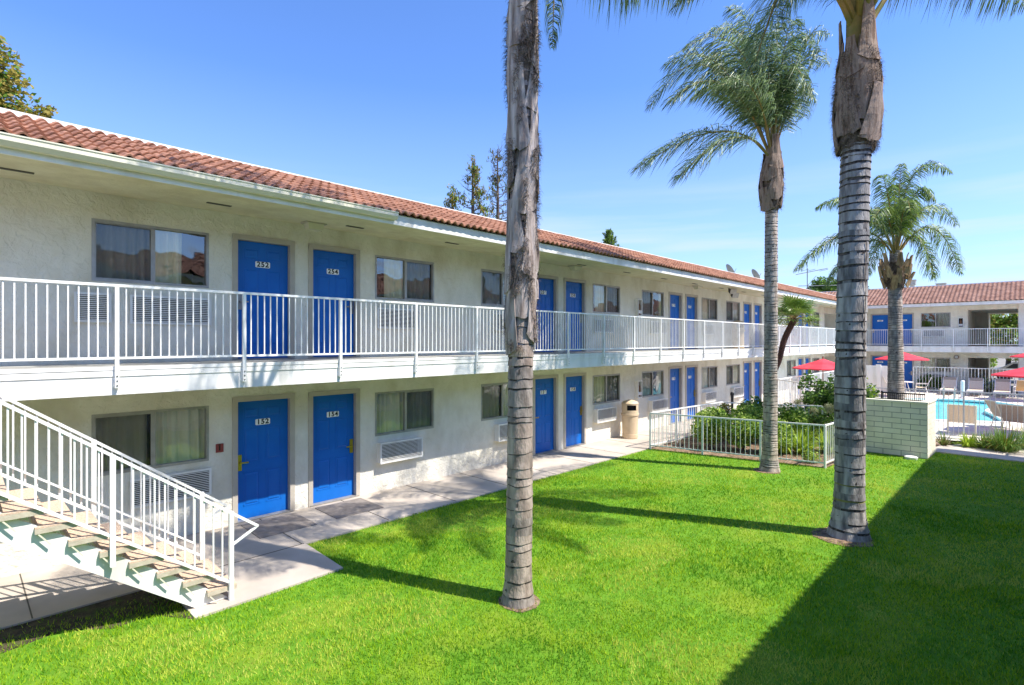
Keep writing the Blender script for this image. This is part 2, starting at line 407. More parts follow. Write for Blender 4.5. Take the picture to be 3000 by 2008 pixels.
def grow(poly, d):
    cx = sum(p[0] for p in poly) / len(poly); cy = sum(p[1] for p in poly) / len(poly); out = []
    n = len(poly)
    for i in range(n):
        a = Vector(poly[i - 1]); b = Vector(poly[i]); c = Vector(poly[(i + 1) % n])
        t = (c - a).normalized(); out.append((b.x + (-t.y) * d, b.y + t.x * d))
    return out
def area(poly): return sum(poly[i - 1][0] * poly[i][1] - poly[i][0] * poly[i - 1][1] for i in range(len(poly))) / 2
sg = 1 if area(POOL) < 0 else -1
struct(holed('pool_deck', [(22.0, 8.0), (20.9, 7.95), (22.1, 5.4), (21.5, 1.9), (21.9, -7.5), (41.2, -7.5), (41.2, 8.0)], POOL, .03, 'deck'))
mb = MB()
big = grow(POOL, .28 * sg)
n = len(POOL)
for i in range(n):
    j = (i + 1) % n
    mb.face([(*POOL[i], .07), (*POOL[j], .07), (*big[j], .07), (*big[i], .07)])
    mb.face([(*big[i], .07), (*big[j], .07), (*big[j], .02), (*big[i], .02)])
    mb.face([(*POOL[i], .07), (*POOL[j], .07), (*POOL[j], -.02), (*POOL[i], -.02)])
struct(mb.build('pool_coping', 'coping'))
mb = MB()
for i in range(n):
    j = (i + 1) % n
    mb.face([(*POOL[i], -.02), (*POOL[j], -.02), (*POOL[j], -.14), (*POOL[i], -.14)])
struct(mb.build('pool_waterline_tiles', 'pool_side'))
mb = MB(); mb.face([(x, y, -.09) for x, y in POOL])
struct(mb.build('pool_water', 'water'))
# the walkway before the far wing and before the wing opposite
mb = MB(); prism(mb, [(41.21, 8.0), (23.62, 8.0), (23.62, 9.66), (42.85, 9.66), (42.85, -12), (41.21, -12)], -.05, .04)
prism(mb, [(-8, -1.32), (21.5, -1.32), (21.5, -3.1), (-8, -3.1)], -.05, .04)
struct(mb.build('walkway', 'concrete'))

# ------------------------------------------------------------ motel wings
def wing_T(o, d, nrm):
    o = Vector(o); d = Vector(d); nrm = Vector(nrm)
    return lambda p: Vector((o.x + d.x * p.x + nrm.x * p.y, o.y + d.y * p.x + nrm.y * p.y, p.z))
_txt = {}
def text_polys(txt, size, off=.0):
    if (txt, size) not in _txt:
        cu = bpy.data.curves.new('t', 'FONT'); cu.body = txt; cu.size = size; cu.align_x = 'CENTER'; cu.align_y = 'CENTER'; cu.offset = off; cu.space_character = 1.15
        ob = bpy.data.objects.new('t', cu); COL.objects.link(ob)
        dg = bpy.context.evaluated_depsgraph_get(); dg.update()
        me = bpy.data.meshes.new_from_object(ob.evaluated_get(dg))
        _txt[(txt, size)] = [[tuple(me.vertices[i].co) for i in p.vertices] for p in me.polygons]
        bpy.data.objects.remove(ob); bpy.data.curves.remove(cu); bpy.data.meshes.remove(me)
    return _txt[(txt, size)]

def wall_sheet(T, s0, s1, z0, z1, ops, root, name='wall', m='stucco', depth=.15):
    mb = MB(T)
    ss = sorted({s0, s1, *[v for o in ops for v in o[:2] if s0 < v < s1]}); zz = sorted({z0, z1, *[v for o in ops for v in o[2:4] if z0 < v < z1]})
    for a, b in zip(ss, ss[1:]):
        for c, d in zip(zz, zz[1:]):
            cs, cz = (a + b) / 2, (c + d) / 2
            if any(o[0] < cs < o[1] and o[2] < cz < o[3] for o in ops): continue
            mb.face([(a, 0, c), (b, 0, c), (b, 0, d), (a, 0, d)])
    for o in ops:
        a, b, c, d = o[:4]; dd = -(o[4] if len(o) > 4 else depth)
        c0 = max(c, z0)
        mb.face([(a, 0, c0), (a, dd, c0), (a, dd, d), (a, 0, d)]); mb.face([(b, 0, c0), (b, dd, c0), (b, dd, d), (b, 0, d)])
        mb.face([(a, 0, d), (b, 0, d), (b, dd, d), (a, dd, d)])
        if c > z0 + .01: mb.face([(a, 0, c), (b, 0, c), (b, dd, c), (a, dd, c)])
    return mb.build(name, m, root, recalc=False)

def door(T, root, s, zf, num, hs, handle='brass', simple=False, label=None):
    """opening from s to s+1.0; leaf .89 wide; hs -1/+1 = side of the handle"""
    w = 1.0; h = 2.10
    fr = MB(T)
    for a, b in ((s - .03, s + .055), (s + w - .055, s + w + .03)): fr.box((a, -.12, zf), (b, .018, zf + h))
    fr.box((s - .03, -.12, zf + h - .055), (s + w + .03, .021, zf + h + .03))
    lf = MB(T)
    a, b = s + .057, s + w - .057; N = -.085
    lf.box((a, N - .04, zf + .02), (b, N, zf + h - .058))
    if not simple:
        def panel(p0, p1, q0, q1):
            g = .028
            lf.box((p0, N, q0), (p1, N + .004, q0 + .012)); lf.box((p0, N, q1 - .012), (p1, N + .004, q1))
            lf.box((p0, N, q0), (p0 + .012, N + .004, q1)); lf.box((p1 - .012, N, q0), (p1, N + .004, q1))
            x0, x1, y0, y1 = p0 + g, p1 - g, q0 + g, q1 - g; e = .02
            v = [(x0, N + .0005, y0), (x1, N + .0005, y0), (x1, N + .0005, y1), (x0, N + .0005, y1), (x0 + e, N + .009, y0 + e), (x1 - e, N + .009, y0 + e), (x1 - e, N + .009, y1 - e), (x0 + e, N + .009, y1 - e)]
            i = [lf.av(k) for k in v]
            for q in ((4, 5, 6, 7), (0, 1, 5, 4), (1, 2, 6, 5), (2, 3, 7, 6), (3, 0, 4, 7)): lf.idx([i[k] for k in q])
        m_ = (a + b) / 2
        for p0, p1 in ((a + .12, m_ - .055), (m_ + .055, b - .12)):
            panel(p0, p1, zf + 1.74, zf + 1.93); panel(p0, p1, zf + .98, zf + 1.58); panel(p0, p1, zf + .24, zf + .82)
    d = lf.build('door', 'blue', root)
    if label: d['label'] = label
    fr.build('door_frame', 'frame', d)
    sl = MB(T); sl.box((s, -.12, zf), (s + w, .03, zf + .018)); sl.build('threshold', 'alu', d)
    m_ = (a + b) / 2
    pl = MB(T)
    pw, ph = (.125, .052) if not simple else (.16, .045)
    pz = zf + 1.66
    c = .012
    o_ = [(m_ - pw + c, pz - ph), (m_ + pw - c, pz - ph), (m_ + pw, pz - ph + c), (m_ + pw, pz + ph - c), (m_ + pw - c, pz + ph), (m_ - pw + c, pz + ph), (m_ - pw, pz + ph - c), (m_ - pw, pz - ph + c)]
    i0 = [pl.av((x, N + .001, z)) for x, z in o_]; i1 = [pl.av((x, N + .006, z)) for x, z in o_]
    pl.idx(i1)
    for k in range(8): pl.idx([i0[k], i0[(k + 1) % 8], i1[(k + 1) % 8], i1[k]])
    if num:
        flip = T.flip if hasattr(T, 'flip') else 1
        for poly in text_polys(num, .120, .004):
            pl.face([(m_ + flip * x * 1.05, N + .0075, pz + y) for x, y, _ in poly], 1)
    else:
        for dx in (-.06, 0, .06): pl.box((m_ + dx - .018, N + .006, pz - .022), (m_ + dx + .018, N + .0075, pz + .022), 1)
    pl.build('number_plate', ['plate', 'ink'], d, recalc=False)
    hx = (b - .055) if hs > 0 else (a + .055)
    hd = MB(T)
    hd.box((hx - .034, N, zf + .86), (hx + .034, N + .016, zf + 1.13))
    hd.bar((hx, N + .016, zf + 1.0), (hx, N + .06, zf + 1.0), .022)
    hd.bar((hx - .01 * hs * -1, N + .06, zf + 1.0), (hx - hs * .13, N + .06, zf + .995), .018, .022)
    hd.box((hx - .014, N + .016, zf + .90), (hx + .014, N + .03, zf + .93))
    hd.build('handle', handle, d)
    return (s, s + w, zf, zf + h, .15)

def curtain(T, mb, a, b, z0, z1, n_, seed, amp=.028, mi=0):
    rnd = random.Random(seed); k = int((b - a) / .014) + 2; ph = rnd.uniform(0, 6); rows = []
    for j, z in enumerate((z0, (z0 + z1) / 2, z1)):
        row = []
        for i in range(k + 1):
            s = a + (b - a) * i / k
            q = s * 44 + ph + 1.6 * math.sin(s * 9 + seed) + .2 * j
            row.append(mb.av((s, n_ + amp * math.sin(q) * (1 + .25 * (2 - j)) + .008 * math.sin(q * 2.3), z)))
        rows.append(row)
    for r0, r1 in zip(rows, rows[1:]):
        for i in range(k): mb.idx([r0[i], r0[i + 1], r1[i + 1], r1[i]], mi)

def window(T, root, s, z0, z1, w, darkhalf, spec, seed):
    """sliding window; darkhalf 0/1 = which half carries the insect screen; spec = curtain spans"""
    f = MB(T); e = .026
    f.box((s - .012, -.075, z0 - .012), (s + w + .012, .006, z0 + e)); f.box((s - .012, -.075, z1 - e), (s + w + .012, .006, z1 + .012))
    f.box((s - .012, -.075, z0 + e), (s + e, .006, z1 - e)); f.box((s + w - e, -.075, z0 + e), (s + w + .012, .006, z1 - e))
    mid = s + w / 2
    f.box((mid - .02, -.07, z0 + e), (mid + .02, -.012, z1 - e))
    sa, sb = (s + e, mid - .02) if darkhalf == 0 else (mid + .02, s + w - e)
    for a, b in ((sa, sa + .018), (sb - .018, sb)): f.box((a, -.03, z0 + e), (b, -.014, z1 - e))
    f.box((sa + .018, -.03, z0 + e), (sb - .018, -.014, z0 + e + .018)); f.box((sa + .018, -.03, z1 - e - .018), (sb - .018, -.014, z1 - e))
    o = f.build('window', 'alu', root)
    g = MB(T)
    g.face([(s + e, -.052, z0 + e), (mid - .02, -.052, z0 + e), (mid - .02, -.052, z1 - e), (s + e, -.052, z1 - e)])
    g.face([(mid + .02, -.045, z0 + e), (s + w - e, -.045, z0 + e), (s + w - e, -.045, z1 - e), (mid + .02, -.045, z1 - e)])
    g.build('pane', 'glass', o, recalc=False)
    sc_ = MB(T); sc_.face([(sa, -.036, z0 + e), (sb, -.036, z0 + e), (sb, -.036, z1 - e), (sa, -.036, z1 - e)])
    sc_.build('insect_screen', 'screen', o, recalc=False)
    c = MB(T)
    for k, sp in enumerate(spec):
        mi = 1 if len(sp) > 2 and sp[2] == 'g' else 0
        curtain(T, c, s + .02 + (w - .04) * sp[0], s + .02 + (w - .04) * sp[1], z0 - .05, z1 + .05, -.125, seed + k * 7, mi=mi)
    if spec: c.build('curtain', ['curtain', 'curtain_grey'], o, smooth=True, recalc=False)
    return (s, s + w, z0, z1, .12)

def aircon(T, root, s, z0, w=1.06, h=.41, out=.15, slats=13):
    c = MB(T)
    t = .018
    c.box((s, -.05, z0), (s + w, out - .02, z0 + t)); c.box((s, -.05, z0 + h - t), (s + w, out - .02, z0 + h))
    c.box((s, -.05, z0 + t), (s + t, out - .02, z0 + h - t)); c.box((s + w - t, -.05, z0 + t), (s + w, out - .02, z0 + h - t))
    c.box((s + t, .001, z0 + t), (s + w - t, .006, z0 + h - t), 1)
    o = c.build('air_conditioner', ['white', 'dark'], root)
    g = MB(T)
    g.box((s - .012, out - .02, z0 - .012), (s + w + .012, out, z0 + .02)); g.box((s - .012, out - .02, z0 + h - .02), (s + w + .012, out, z0 + h + .012))
    g.box((s - .012, out - .02, z0 + .02), (s + .02, out, z0 + h - .02)); g.box((s + w - .02, out - .02, z0 + .02), (s + w + .012, out, z0 + h - .02))
    for k in range(slats):
        z = z0 + .035 + (h - .07) * k / (slats - 1)
        i = [g.av(p) for p in ((s + .02, out - .022, z - .004), (s + w - .02, out - .022, z - .004), (s + w - .02, out - .003, z + .006), (s + .02, out - .003, z + .006),
                               (s + .02, out - .022, z - .010), (s + w - .02, out - .022, z - .010), (s + w - .02, out - .003, z - .006), (s + .02, out - .003, z - .006))]
        for q in ((0, 1, 2, 3), (4, 5, 6, 7), (0, 1, 5, 4), (2, 3, 7, 6)): g.idx([i[j] for j in q])
    g.build('grille', 'white', o)

def tile_roof(T, root, s0, s1, n0, z0, n1, z1, per, rows, m, amp=.026, seg=6, skip=None):
    mb = MB(T); L = s1 - s0; k = int(L / per * seg)
    up = Vector((n1 - n0, z1 - z0)); ln = up.length; up /= ln; nv = Vector((-up.y, up.x))
    if nv.y < 0: nv = -nv
    rnd = random.Random(3)
    for r in range(rows):
        a = ln * r / rows; b = ln * (r + 1) / rows + .03
        lift0, lift1 = .034, .004
        ra = []; rb = []; rc = []
        for i in range(k + 1):
            s = s0 + L * i / k; ph = (s / per) % 1.0
            tid = int(s / (per * 2)); jit = (noise.noise(Vector((tid * 3.7, r * 5.1, 0)))) * .008
            wv = amp * (math.sin(2 * PI * ph))
            for lst, d, lf in ((ra, a, lift0 + wv + jit), (rb, b, lift1 + wv), (rc, a, lift0 + wv + jit - .022)):
                q = up * d + nv * lf
                dn = jit * 2 if lst is not rb else 0
                lst.append(mb.av((s, n0 + q.x - dn * up.x, z0 + q.y)))
        for i in range(k):
            mb.idx([ra[i], ra[i + 1], rb[i + 1], rb[i]]); mb.idx([rc[i], rc[i + 1], ra[i + 1], ra[i]])
        if r == 0:
            rd = []
            for i in range(k + 1):
                p = mb.v[rc[i]]; q = mb.v[rb[i]]; mb.v.append(Vector((q.x, q.y, q.z - .03))); rd.append(len(mb.v) - 1)
            for i in range(k): mb.idx([rc[i], rc[i + 1], rd[i + 1], rd[i]])
    return mb.build('roof_tiles', m, root, smooth=False, recalc=False)

def railing(T, root, s0, s1, n, zf, posts, top=1.05, fascia=True, bal=.0963, bolts=True):
    """balcony railing: one part per bay, each post a sub-part of its bay"""
    ps = sorted(posts)
    edges = [s0] + [p for p in ps if s0 < p < s1] + [s1]
    for a, b in zip(edges, edges[1:]):
        if b - a < .15: continue
        r = MB(T)
        r.box((a, n - .03, zf + top - .034), (b, n + .022, zf + top))
        r.box((a, n - .012, zf + .095), (b, n + .012, zf + .125))
        k = max(1, round((b - a) / bal))
        rnd = random.Random(int(a * 100))
        for i in range(1, k):
            x = a + (b - a) * i / k + rnd.uniform(-.003, .003)
            r.box((x - .0075, n - .0075, zf + .125), (x + .0075, n + .0075, zf + top - .034))
        o = r.build('railing', 'rail', root)
        p = MB(T)
        p.box((a - .022, n - .024, zf - .27), (a + .022, n + .0235, zf + top - .035))
        p.box((a - .03, n - .05, zf - .26), (a - .022, n - .01, zf - .10))
        if bolts:
            for dz in (-.12, -.18, -.24): p.box((a - .008, n + .0235, zf + dz - .008), (a + .008, n + .032, zf + dz + .008), 1)
        p.build('post', ['rail', 'steel'], o)

def ceiling_light(x, y, label):
    t = thing('ceiling_light', label, 'ceiling light', (x, y, 5.21), 'soffit lights over the upper walkway')
    mb = MB(); mb.box((x - .19, y - .12, 5.19), (x + .19, y + .12, 5.235)); mb.build('mounting_plate', 'frame', t)
    mb = MB()
    a = [(x - .15, y - .1), (x + .15, y - .1), (x + .15, y + .1), (x - .15, y + .1)]; b = [(x + (p - x) * .8, y + (q - y) * .8) for p, q in a]
    i0 = [mb.av((*p, 5.19)) for p in a]; i1 = [mb.av((*p, 5.09)) for p in b]
    mb.idx(i1)
    for k in range(4): mb.idx([i0[k], i0[(k + 1) % 4], i1[(k + 1) % 4], i1[k]])
    mb.build('diffuser', 'gutter', t)

ZF2 = 2.78; SOF = 5.24
def shell(T, root, s0, s1, n_end, slab0, slab1, gutter_to=None, far=False, n_back=-8.0, roof_over=(0, 0), tile='tile', per=.16, rise=.895, run=2.15, rows=7, amp=.026, back_ops=(), corner=False, ov=1.65, drop=.085):
    """slab, soffit, fascia, roof and closed sides of a wing"""
    mb = MB(T); mb.box((slab0, .002, 2.42), (slab1, 1.25, 2.775)); mb.build('balcony_slab', 'white', root)
    mb = MB(T); mb.box((slab0, .004, 2.7755), (slab1, 1.235, 2.781)); mb.build('walkway_surface', 'slabtop', root)
    mb = MB(T); mb.box((slab0, 1.2505, 2.735), (slab1, 1.268, 2.783)); mb.box((slab0, 1.2505, 2.655), (slab1, 1.262, 2.727)); mb.build('edge_trim', 'white', root)
    mb = MB(T); i_ = [mb.av(p) for p in ((slab0, .003, SOF), (slab1, .003, SOF), (slab1, ov, SOF - drop), (slab0, ov, SOF - drop), (slab0, .003, SOF + .04), (slab1, .003, SOF + .04), (slab1, ov, SOF - drop + .04), (slab0, ov, SOF - drop + .04))]
    for q_ in ((0, 3, 2, 1), (4, 5, 6, 7), (0, 1, 5, 4), (1, 2, 6, 5), (2, 3, 7, 6), (3, 0, 4, 7)): mb.idx([i_[j] for j in q_])
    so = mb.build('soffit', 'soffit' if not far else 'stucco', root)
    v = MB(T)
    x = s0 + (.35 - s0) % 2.3
    while x < slab1 - .5 and not far:
        v.box((x, .66, SOF - .046), (x + .34, .735, SOF - .030)); x += 2.3
    if v.v: v.build('soffit_vents', 'joint', so)
    mb = MB(T); mb.box((slab0, ov + .0005, 5.215 - drop), (slab1, ov + .035, 5.40 - drop * 1.1)); fa = mb.build('fascia', 'white', root)
    if gutter_to is not None:
        g = MB(T)
        pr_ = [(1.336, 5.29), (1.42, 5.29), (1.465, 5.34), (1.465, 5.385), (1.475, 5.40), (1.475, 5.415), (1.455, 5.415), (1.452, 5.35), (1.41, 5.305), (1.336, 5.305)]
        pr_ = [(a_ + ov - 1.30, b_ - drop * 1.1) for a_, b_ in pr_]
        i0 = [g.av((s0, *p)) for p in pr_]; i1 = [g.av((gutter_to, *p)) for p in pr_]
        for k in range(len(pr_)): g.idx([i0[k], i0[(k + 1) % len(pr_)], i1[(k + 1) % len(pr_)], i1[k]])
        g.idx(i1); g.idx(i0[::-1]); g.build('gutter', 'gutter', root)
    n0 = ov + .12; n1 = n0 - run; z0 = 5.42 - drop * 1.15; z1 = z0 + rise
    tile_roof(T, root, s0 - roof_over[0], s1 + roof_over[1], n0, z0, n1, z1, per, rows, tile, amp)
    mb = MB(T); mb.box((s0 - roof_over[0], n1 - .14, z1 - .05), (s1 + roof_over[1], n1 + .055, z1 + .035)); mb.build('ridge_cap', 'white', root)
    mb = MB(T); a0 = s0 - roof_over[0]; a1 = s1 + roof_over[1]
    mb.face([(a0, n0 - .06, z0 - .015), (a1, n0 - .06, z0 - .015), (a1, n1, z1 - .03), (a0, n1, z1 - .03)])
    mb.box((s0, n_back, 5.9), (s1, n1 + .3, 5.95))
    mb.face([(s0, n0 - .06, z0 - .015), (s0, n1, z1), (s0, n1, 5.27), (s0, ov, 5.27)]); mb.face([(s1, n0 - .06, z0 - .015), (s1, n1, z1), (s1, n1, 5.27), (s1, ov, 5.27)])
    mb.face([(s0, n1 - .14, 5.9), (s1, n1 - .14, 5.9), (s1, n1 - .14, z1), (s0, n1 - .14, z1)])
    mb.build('roof_deck', 'gutter', root, recalc=False)
    mb = MB(T)
    mb.face([(s0, 0, -.1), (s0, n_back, -.1), (s0, n_back, 5.9), (s0, 0, 5.9)]); mb.face([(s1, 0, -.1), (s1, n_back, -.1), (s1, n_back, 5.9), (s1, 0, 5.9)])
    mb.build('end_wall', 'stucco', root, recalc=False)
    wall_sheet(lambda p: T(Vector((p.x, n_back + p.y * -1 if False else n_back - p.y, p.z))), s0, s1, -.1, 5.9, list(back_ops), root, 'back_wall', depth=.15)

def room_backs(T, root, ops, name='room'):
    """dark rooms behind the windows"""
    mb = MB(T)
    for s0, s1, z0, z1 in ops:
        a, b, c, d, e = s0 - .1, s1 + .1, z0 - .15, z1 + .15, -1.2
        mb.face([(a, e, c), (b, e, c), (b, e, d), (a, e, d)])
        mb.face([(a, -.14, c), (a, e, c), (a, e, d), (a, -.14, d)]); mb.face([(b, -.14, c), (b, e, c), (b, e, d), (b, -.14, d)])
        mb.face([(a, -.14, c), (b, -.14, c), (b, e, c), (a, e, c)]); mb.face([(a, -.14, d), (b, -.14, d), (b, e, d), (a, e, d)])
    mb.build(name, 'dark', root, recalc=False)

# ---- the long wing on the left
Tm = wing_T((0, 9.68, 0), (1, 0, 0), (0, -1, 0)); Tm.flip = 1
main = thing('motel_wing', 'long two-storey stucco motel wing on the left, with doors 152 to 266', 'building', (18, 9.68, 0))
ops = []; rooms = []
U = [(-6.1, 0, ('', '', '', '')), (1.37, 1, ('152', '154', '252', '254')), (8.91, 2, ('156', '158', '256', '258')), (16.37, 3, ('160', '162', '260', '262')), (23.38, 4, ('164', '166', '264', '266')), (31.35, 5, (None, None, None, None))]
for u, k, nums in U:
    for fl, zf in enumerate((.03, ZF2 + .005)):
        far = k >= 4
        na, nb = nums[2 * fl], nums[2 * fl + 1]
        hm = 'brass' if fl == 0 else 'steel'
        d1, d2 = (1.90, 3.22)
        if k > 0:
            ops.append(door(Tm, main, u + d1, zf, na, -1, hm, simple=(k == 5 or not na)))
            ops.append(door(Tm, main, u + d2, zf, nb, 1, hm, simple=(k == 5 or not na)))
        zb = 1.17 if fl == 0 else 3.98
        if fl == 0:
            sa = [(0, .46), (.5, 1)] if k != 3 else [(0, .5), (.86, 1)]; sb = [(0, .52), (.54, 1, 'g')]
        else:
            sa = [(0, .52, 'g'), (.5, .78)] if k == 1 else ([(0, .5, 'g'), (.9, 1)] if k == 3 else [(0, 1, 'g')]); sb = [(.17, .55), (.53, 1, 'g')]
        wB = u + 4.61
        if k == 1 or k == 2 or k > 2: pass
        ops.append(window(Tm, main, u, zb, zb + .87, 1.50, 0, sa, k * 11 + fl * 3)); rooms.append(ops[-1][:4])
        if k >= 0 and wB > -6:
            ops.append(window(Tm, main, wB, zb, zb + .87, 1.48, 1, sb, k * 13 + fl * 5 + 1)); rooms.append(ops[-1][:4])
        za = zf + .59
        aircon(Tm, main, u + .45, za, w=1.08, h=.41, out=.04 if (k == 1) else (.16 if fl == 0 else .10))
        if wB > -6: aircon(Tm, main, wB + .03, za, w=1.03, h=.40, out=.16 if fl == 0 else .05)
# the second, narrow grille beside the first one upstairs
aircon(Tm, main, 1.17, ZF2 + .005 + .60, w=.40, h=.40, out=.06)
ops += [(38.6, 41.45, 2.781, 4.87, 2.6), (38.6, 41.45, -.1, 2.1, 2.6)]
wall_sheet(Tm, -7, 42.9, -.1, SOF + .02, ops, main)
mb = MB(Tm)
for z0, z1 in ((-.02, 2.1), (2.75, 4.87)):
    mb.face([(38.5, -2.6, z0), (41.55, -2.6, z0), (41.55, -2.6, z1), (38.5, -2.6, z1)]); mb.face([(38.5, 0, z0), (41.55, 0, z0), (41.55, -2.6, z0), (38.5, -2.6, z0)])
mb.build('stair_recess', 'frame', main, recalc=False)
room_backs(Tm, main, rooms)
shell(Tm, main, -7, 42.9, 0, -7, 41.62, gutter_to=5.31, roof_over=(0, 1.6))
railing(Tm, main, -5.1, 41.58, 1.285, ZF2, [1.435 + 1.54 * k for k in range(-5, 27)])
lr = MB(Tm)
ceiling_light(4.47, 9.27, 'soffit light nearest the camera, above the doors 252 and 254')
ceiling_light(12.18, 9.33, 'soffit light above the door 258')
ceiling_light(19.88, 9.34, 'soffit light to the left of the black floodlight')
ceiling_light(35.0, 9.2, 'soffit light near the inner corner of the two wings')

# ---- the far wing behind the pool
Tf = wing_T((42.9, 9.68, 0), (0, -1, 0), (-1, 0, 0)); Tf.flip = 1
far = thing('motel_wing', 'far two-storey motel wing with an open breezeway and tiled roof behind the pool', 'building', (42.9, 0, 0))
ops = []; rooms = []
for fl, zf in enumerate((.03, ZF2 + .005)):
    for s, hs in ((1.72, -1), (3.02, 1), (16.0, -1)):
        ops.append(door(Tf, far, s, zf, None, hs, 'steel', simple=True))
    zb = 1.17 if fl == 0 else 3.98
    for s in (4.42, 10.3, 13.5):
        ops.append(window(Tf, far, s, zb, zb + .88, 1.46, 1, [(0, .5), (.52, 1)] if fl == 0 else [(.55, 1)], int(s * 7) + fl)); rooms.append(ops[-1][:4])
        aircon(Tf, far, s + .1, zf + .59, out=.1)
ops += [(6.70, 8.93, 2.781, 4.99, 8.0), (6.70, 8.93, -.1, 2.08, 8.0)]
wall_sheet(Tf, 0, 22, -.1, SOF + .02, ops, far, m='stucco')
mb = MB(Tf)
for z0, m_ in ((2.779, 0), (.02, 0)): mb.face([(6.7, 0, z0), (8.93, 0, z0), (8.93, -8, z0), (6.7, -8, z0)])
mb.build('breezeway_floor', 'slabtop', far, recalc=False)
mb = MB(Tf)
for z0, z1 in ((.02, 2.07), (2.785, 4.98)):
    mb = MB(Tf); mb.box((6.705, -8.0, z0), (7.35, -5.5, z1)); mb.build('breezeway_partition', 'stucco', far)
room_backs(Tf, far, rooms)
shell(Tf, far, -3.0, 22, 0, 1.26, 22, far=True, ov=1.30, drop=0, tile='tile_far', per=.21, rise=1.30, run=3.5, rows=17, amp=.022,
      back_ops=[(6.70, 8.93, 2.781, 4.99, .15), (6.70, 8.93, -.1, 2.08, .15)])
railing(Tf, far, 1.31, 21.9, 1.285, ZF2, [1.54 * k + 1.51 for k in range(14)], bal=.105, bolts=False)
mb = MB(Tf); mb.box((8.97, .005, .02), (9.3, .10, 2.42)); mb.box((8.97, .005, 2.79), (9.3, .10, SOF)); mb.build('column', 'white', far)

# ---- the wing opposite (behind the camera; seen only in the window panes, and its shadow on the lawn)
To = wing_T((21, -3.15, 0), (-1, 0, 0), (0, 1, 0)); To.flip = 1
opp = thing('motel_wing', 'opposite motel wing seen only as a reflection and a straight shadow on the lawn', 'building', (7, -2.72, 0))
ops = []; rooms = []
for u in (3.0, 10.5, 18.0):
    for fl, zf in enumerate((.03, ZF2 + .005)):
        ops.append(door(To, opp, u + 1.9, zf, '', -1, 'steel', simple=True)); ops.append(door(To, opp, u + 3.22, zf, '', 1, 'steel', simple=True))
        zb = 1.17 if fl == 0 else 3.98
        ops.append(window(To, opp, u, zb, zb + .87, 1.5, 0, [(0, 1)], int(u) + fl)); rooms.append(ops[-1][:4])
        ops.append(window(To, opp, u + 4.61, zb, zb + .87, 1.48, 1, [(0, 1)], int(u) + fl + 5)); rooms.append(ops[-1][:4])
wall_sheet(To, 0, 28, -.1, SOF + .02, ops, opp)
room_backs(To, opp, rooms)
shell(To, opp, 0, 28, 0, 0, 28, roof_over=(0, 0))
# plate with no number: the doors left blank carry a plain plate
railing(To, opp, 0.1, 17.2, 1.285, ZF2, [1.54 * k + .1 for k in range(12)], bolts=False)
railing(To, opp, 23.2, 27.9, 1.285, ZF2, [23.2, 24.74, 26.28], bolts=False)

# ------------------------------------------------------------ staircase
st = thing('staircase', 'white steel staircase with pebble-faced treads rising to the left along the walk', 'staircase', (2.1, 7.4, 0))
YN, YF = 6.89, 7.99                       # the planes of the near and the far rail
SL = .735
def ztop(x): return 1.087 - (x - 2.294) * SL
XT = -1.25
for y in (YN + .07, YF - .12):
    m_ = MB()
    a, b = (2.05, .03), (XT, .03 + (2.05 - XT) * SL)
    pts = [(2.28, .03), (1.93, .03), (XT, .03 + (1.93 - XT) * SL), (XT, .30 + (1.93 - XT) * SL), (1.93, .30), (2.20, .10)]
    i0 = [m_.av((x, y, z)) for x, z in pts]; i1 = [m_.av((x, y + .05, z)) for x, z in pts]
    m_.idx(i0); m_.idx(i1[::-1])
    for k in range(6): m_.idx([i0[k], i0[(k + 1) % 6], i1[(k + 1) % 6], i1[k]])
    m_.build('stringer', 'white', st)
for i in range(14):
    x1 = 2.36 - .2515 * i; z = .185 * (i + 1) + .012
    t_ = MB(); t_.box((x1 - .315, YN + .015, z - .012), (x1, YF - .03, z))
    tr = t_.build('tread', 'tread', st)
    t_ = MB(); t_.box((x1 - .316, YN + .012, z - .062), (x1 + .001, YF - .027, z - .0125))
    t_.build('tread_slab', 'tread_edge', tr)
    t_ = MB()
    t_.bar((x1 - .29, YN + .022, z - .065), (x1 - .20, YN + .022, z - .185), .012, .014, up=(0, 1, 0))
    t_.build('tread_bracket', 'gutter', tr)
for nm, y in (('near', YN), ('far', YF)):
    off = 0 if nm == 'near' else .015
    r = MB()
    xe = 2.60
    r.bar((XT - .1, y, ztop(XT - .1) + off), (xe, y, ztop(xe) - .03 + off), .042, .03)
    r.bar((xe, y, ztop(xe) - .03 + off), (2.31, y, ztop(2.31) - .40 + off), .032, .022)
    zb = lambda x: ztop(x) - .86 + off
    r.bar((XT, y, zb(XT)), (2.29, y, zb(2.29)), .026, .03)
    if nm == 'far': r.bar((XT, y - .03, zb(XT) + .13), (2.2, y - .03, zb(2.2) + .13), .02, .02)
    x = 2.294 - .0975
    while x > XT:
        if abs((2.294 - x) / 1.152 - round((2.294 - x) / 1.152)) * 1.152 > .04:
            r.bar((x, y, zb(x)), (x, y, ztop(x) - .012 + off), .016, up=(0, 1, 0))
        x -= .0975
    ro = r.build('handrail', 'rail', st)
    for k in range(3):
        x = 2.294 - 1.152 * k; z0 = .026 if k == 0 else ztop(x) - 1.17
        p = MB(); p.bar((x, y, z0), (x, y, ztop(x) - .014 + off), .048, .048, up=(0, 1, 0)); p.build('post', 'rail', ro)
m_ = MB(); m_.box((-3.0, YN, 2.60), (-1.27, 8.41, 2.775)); m_.build('landing', 'white', st)

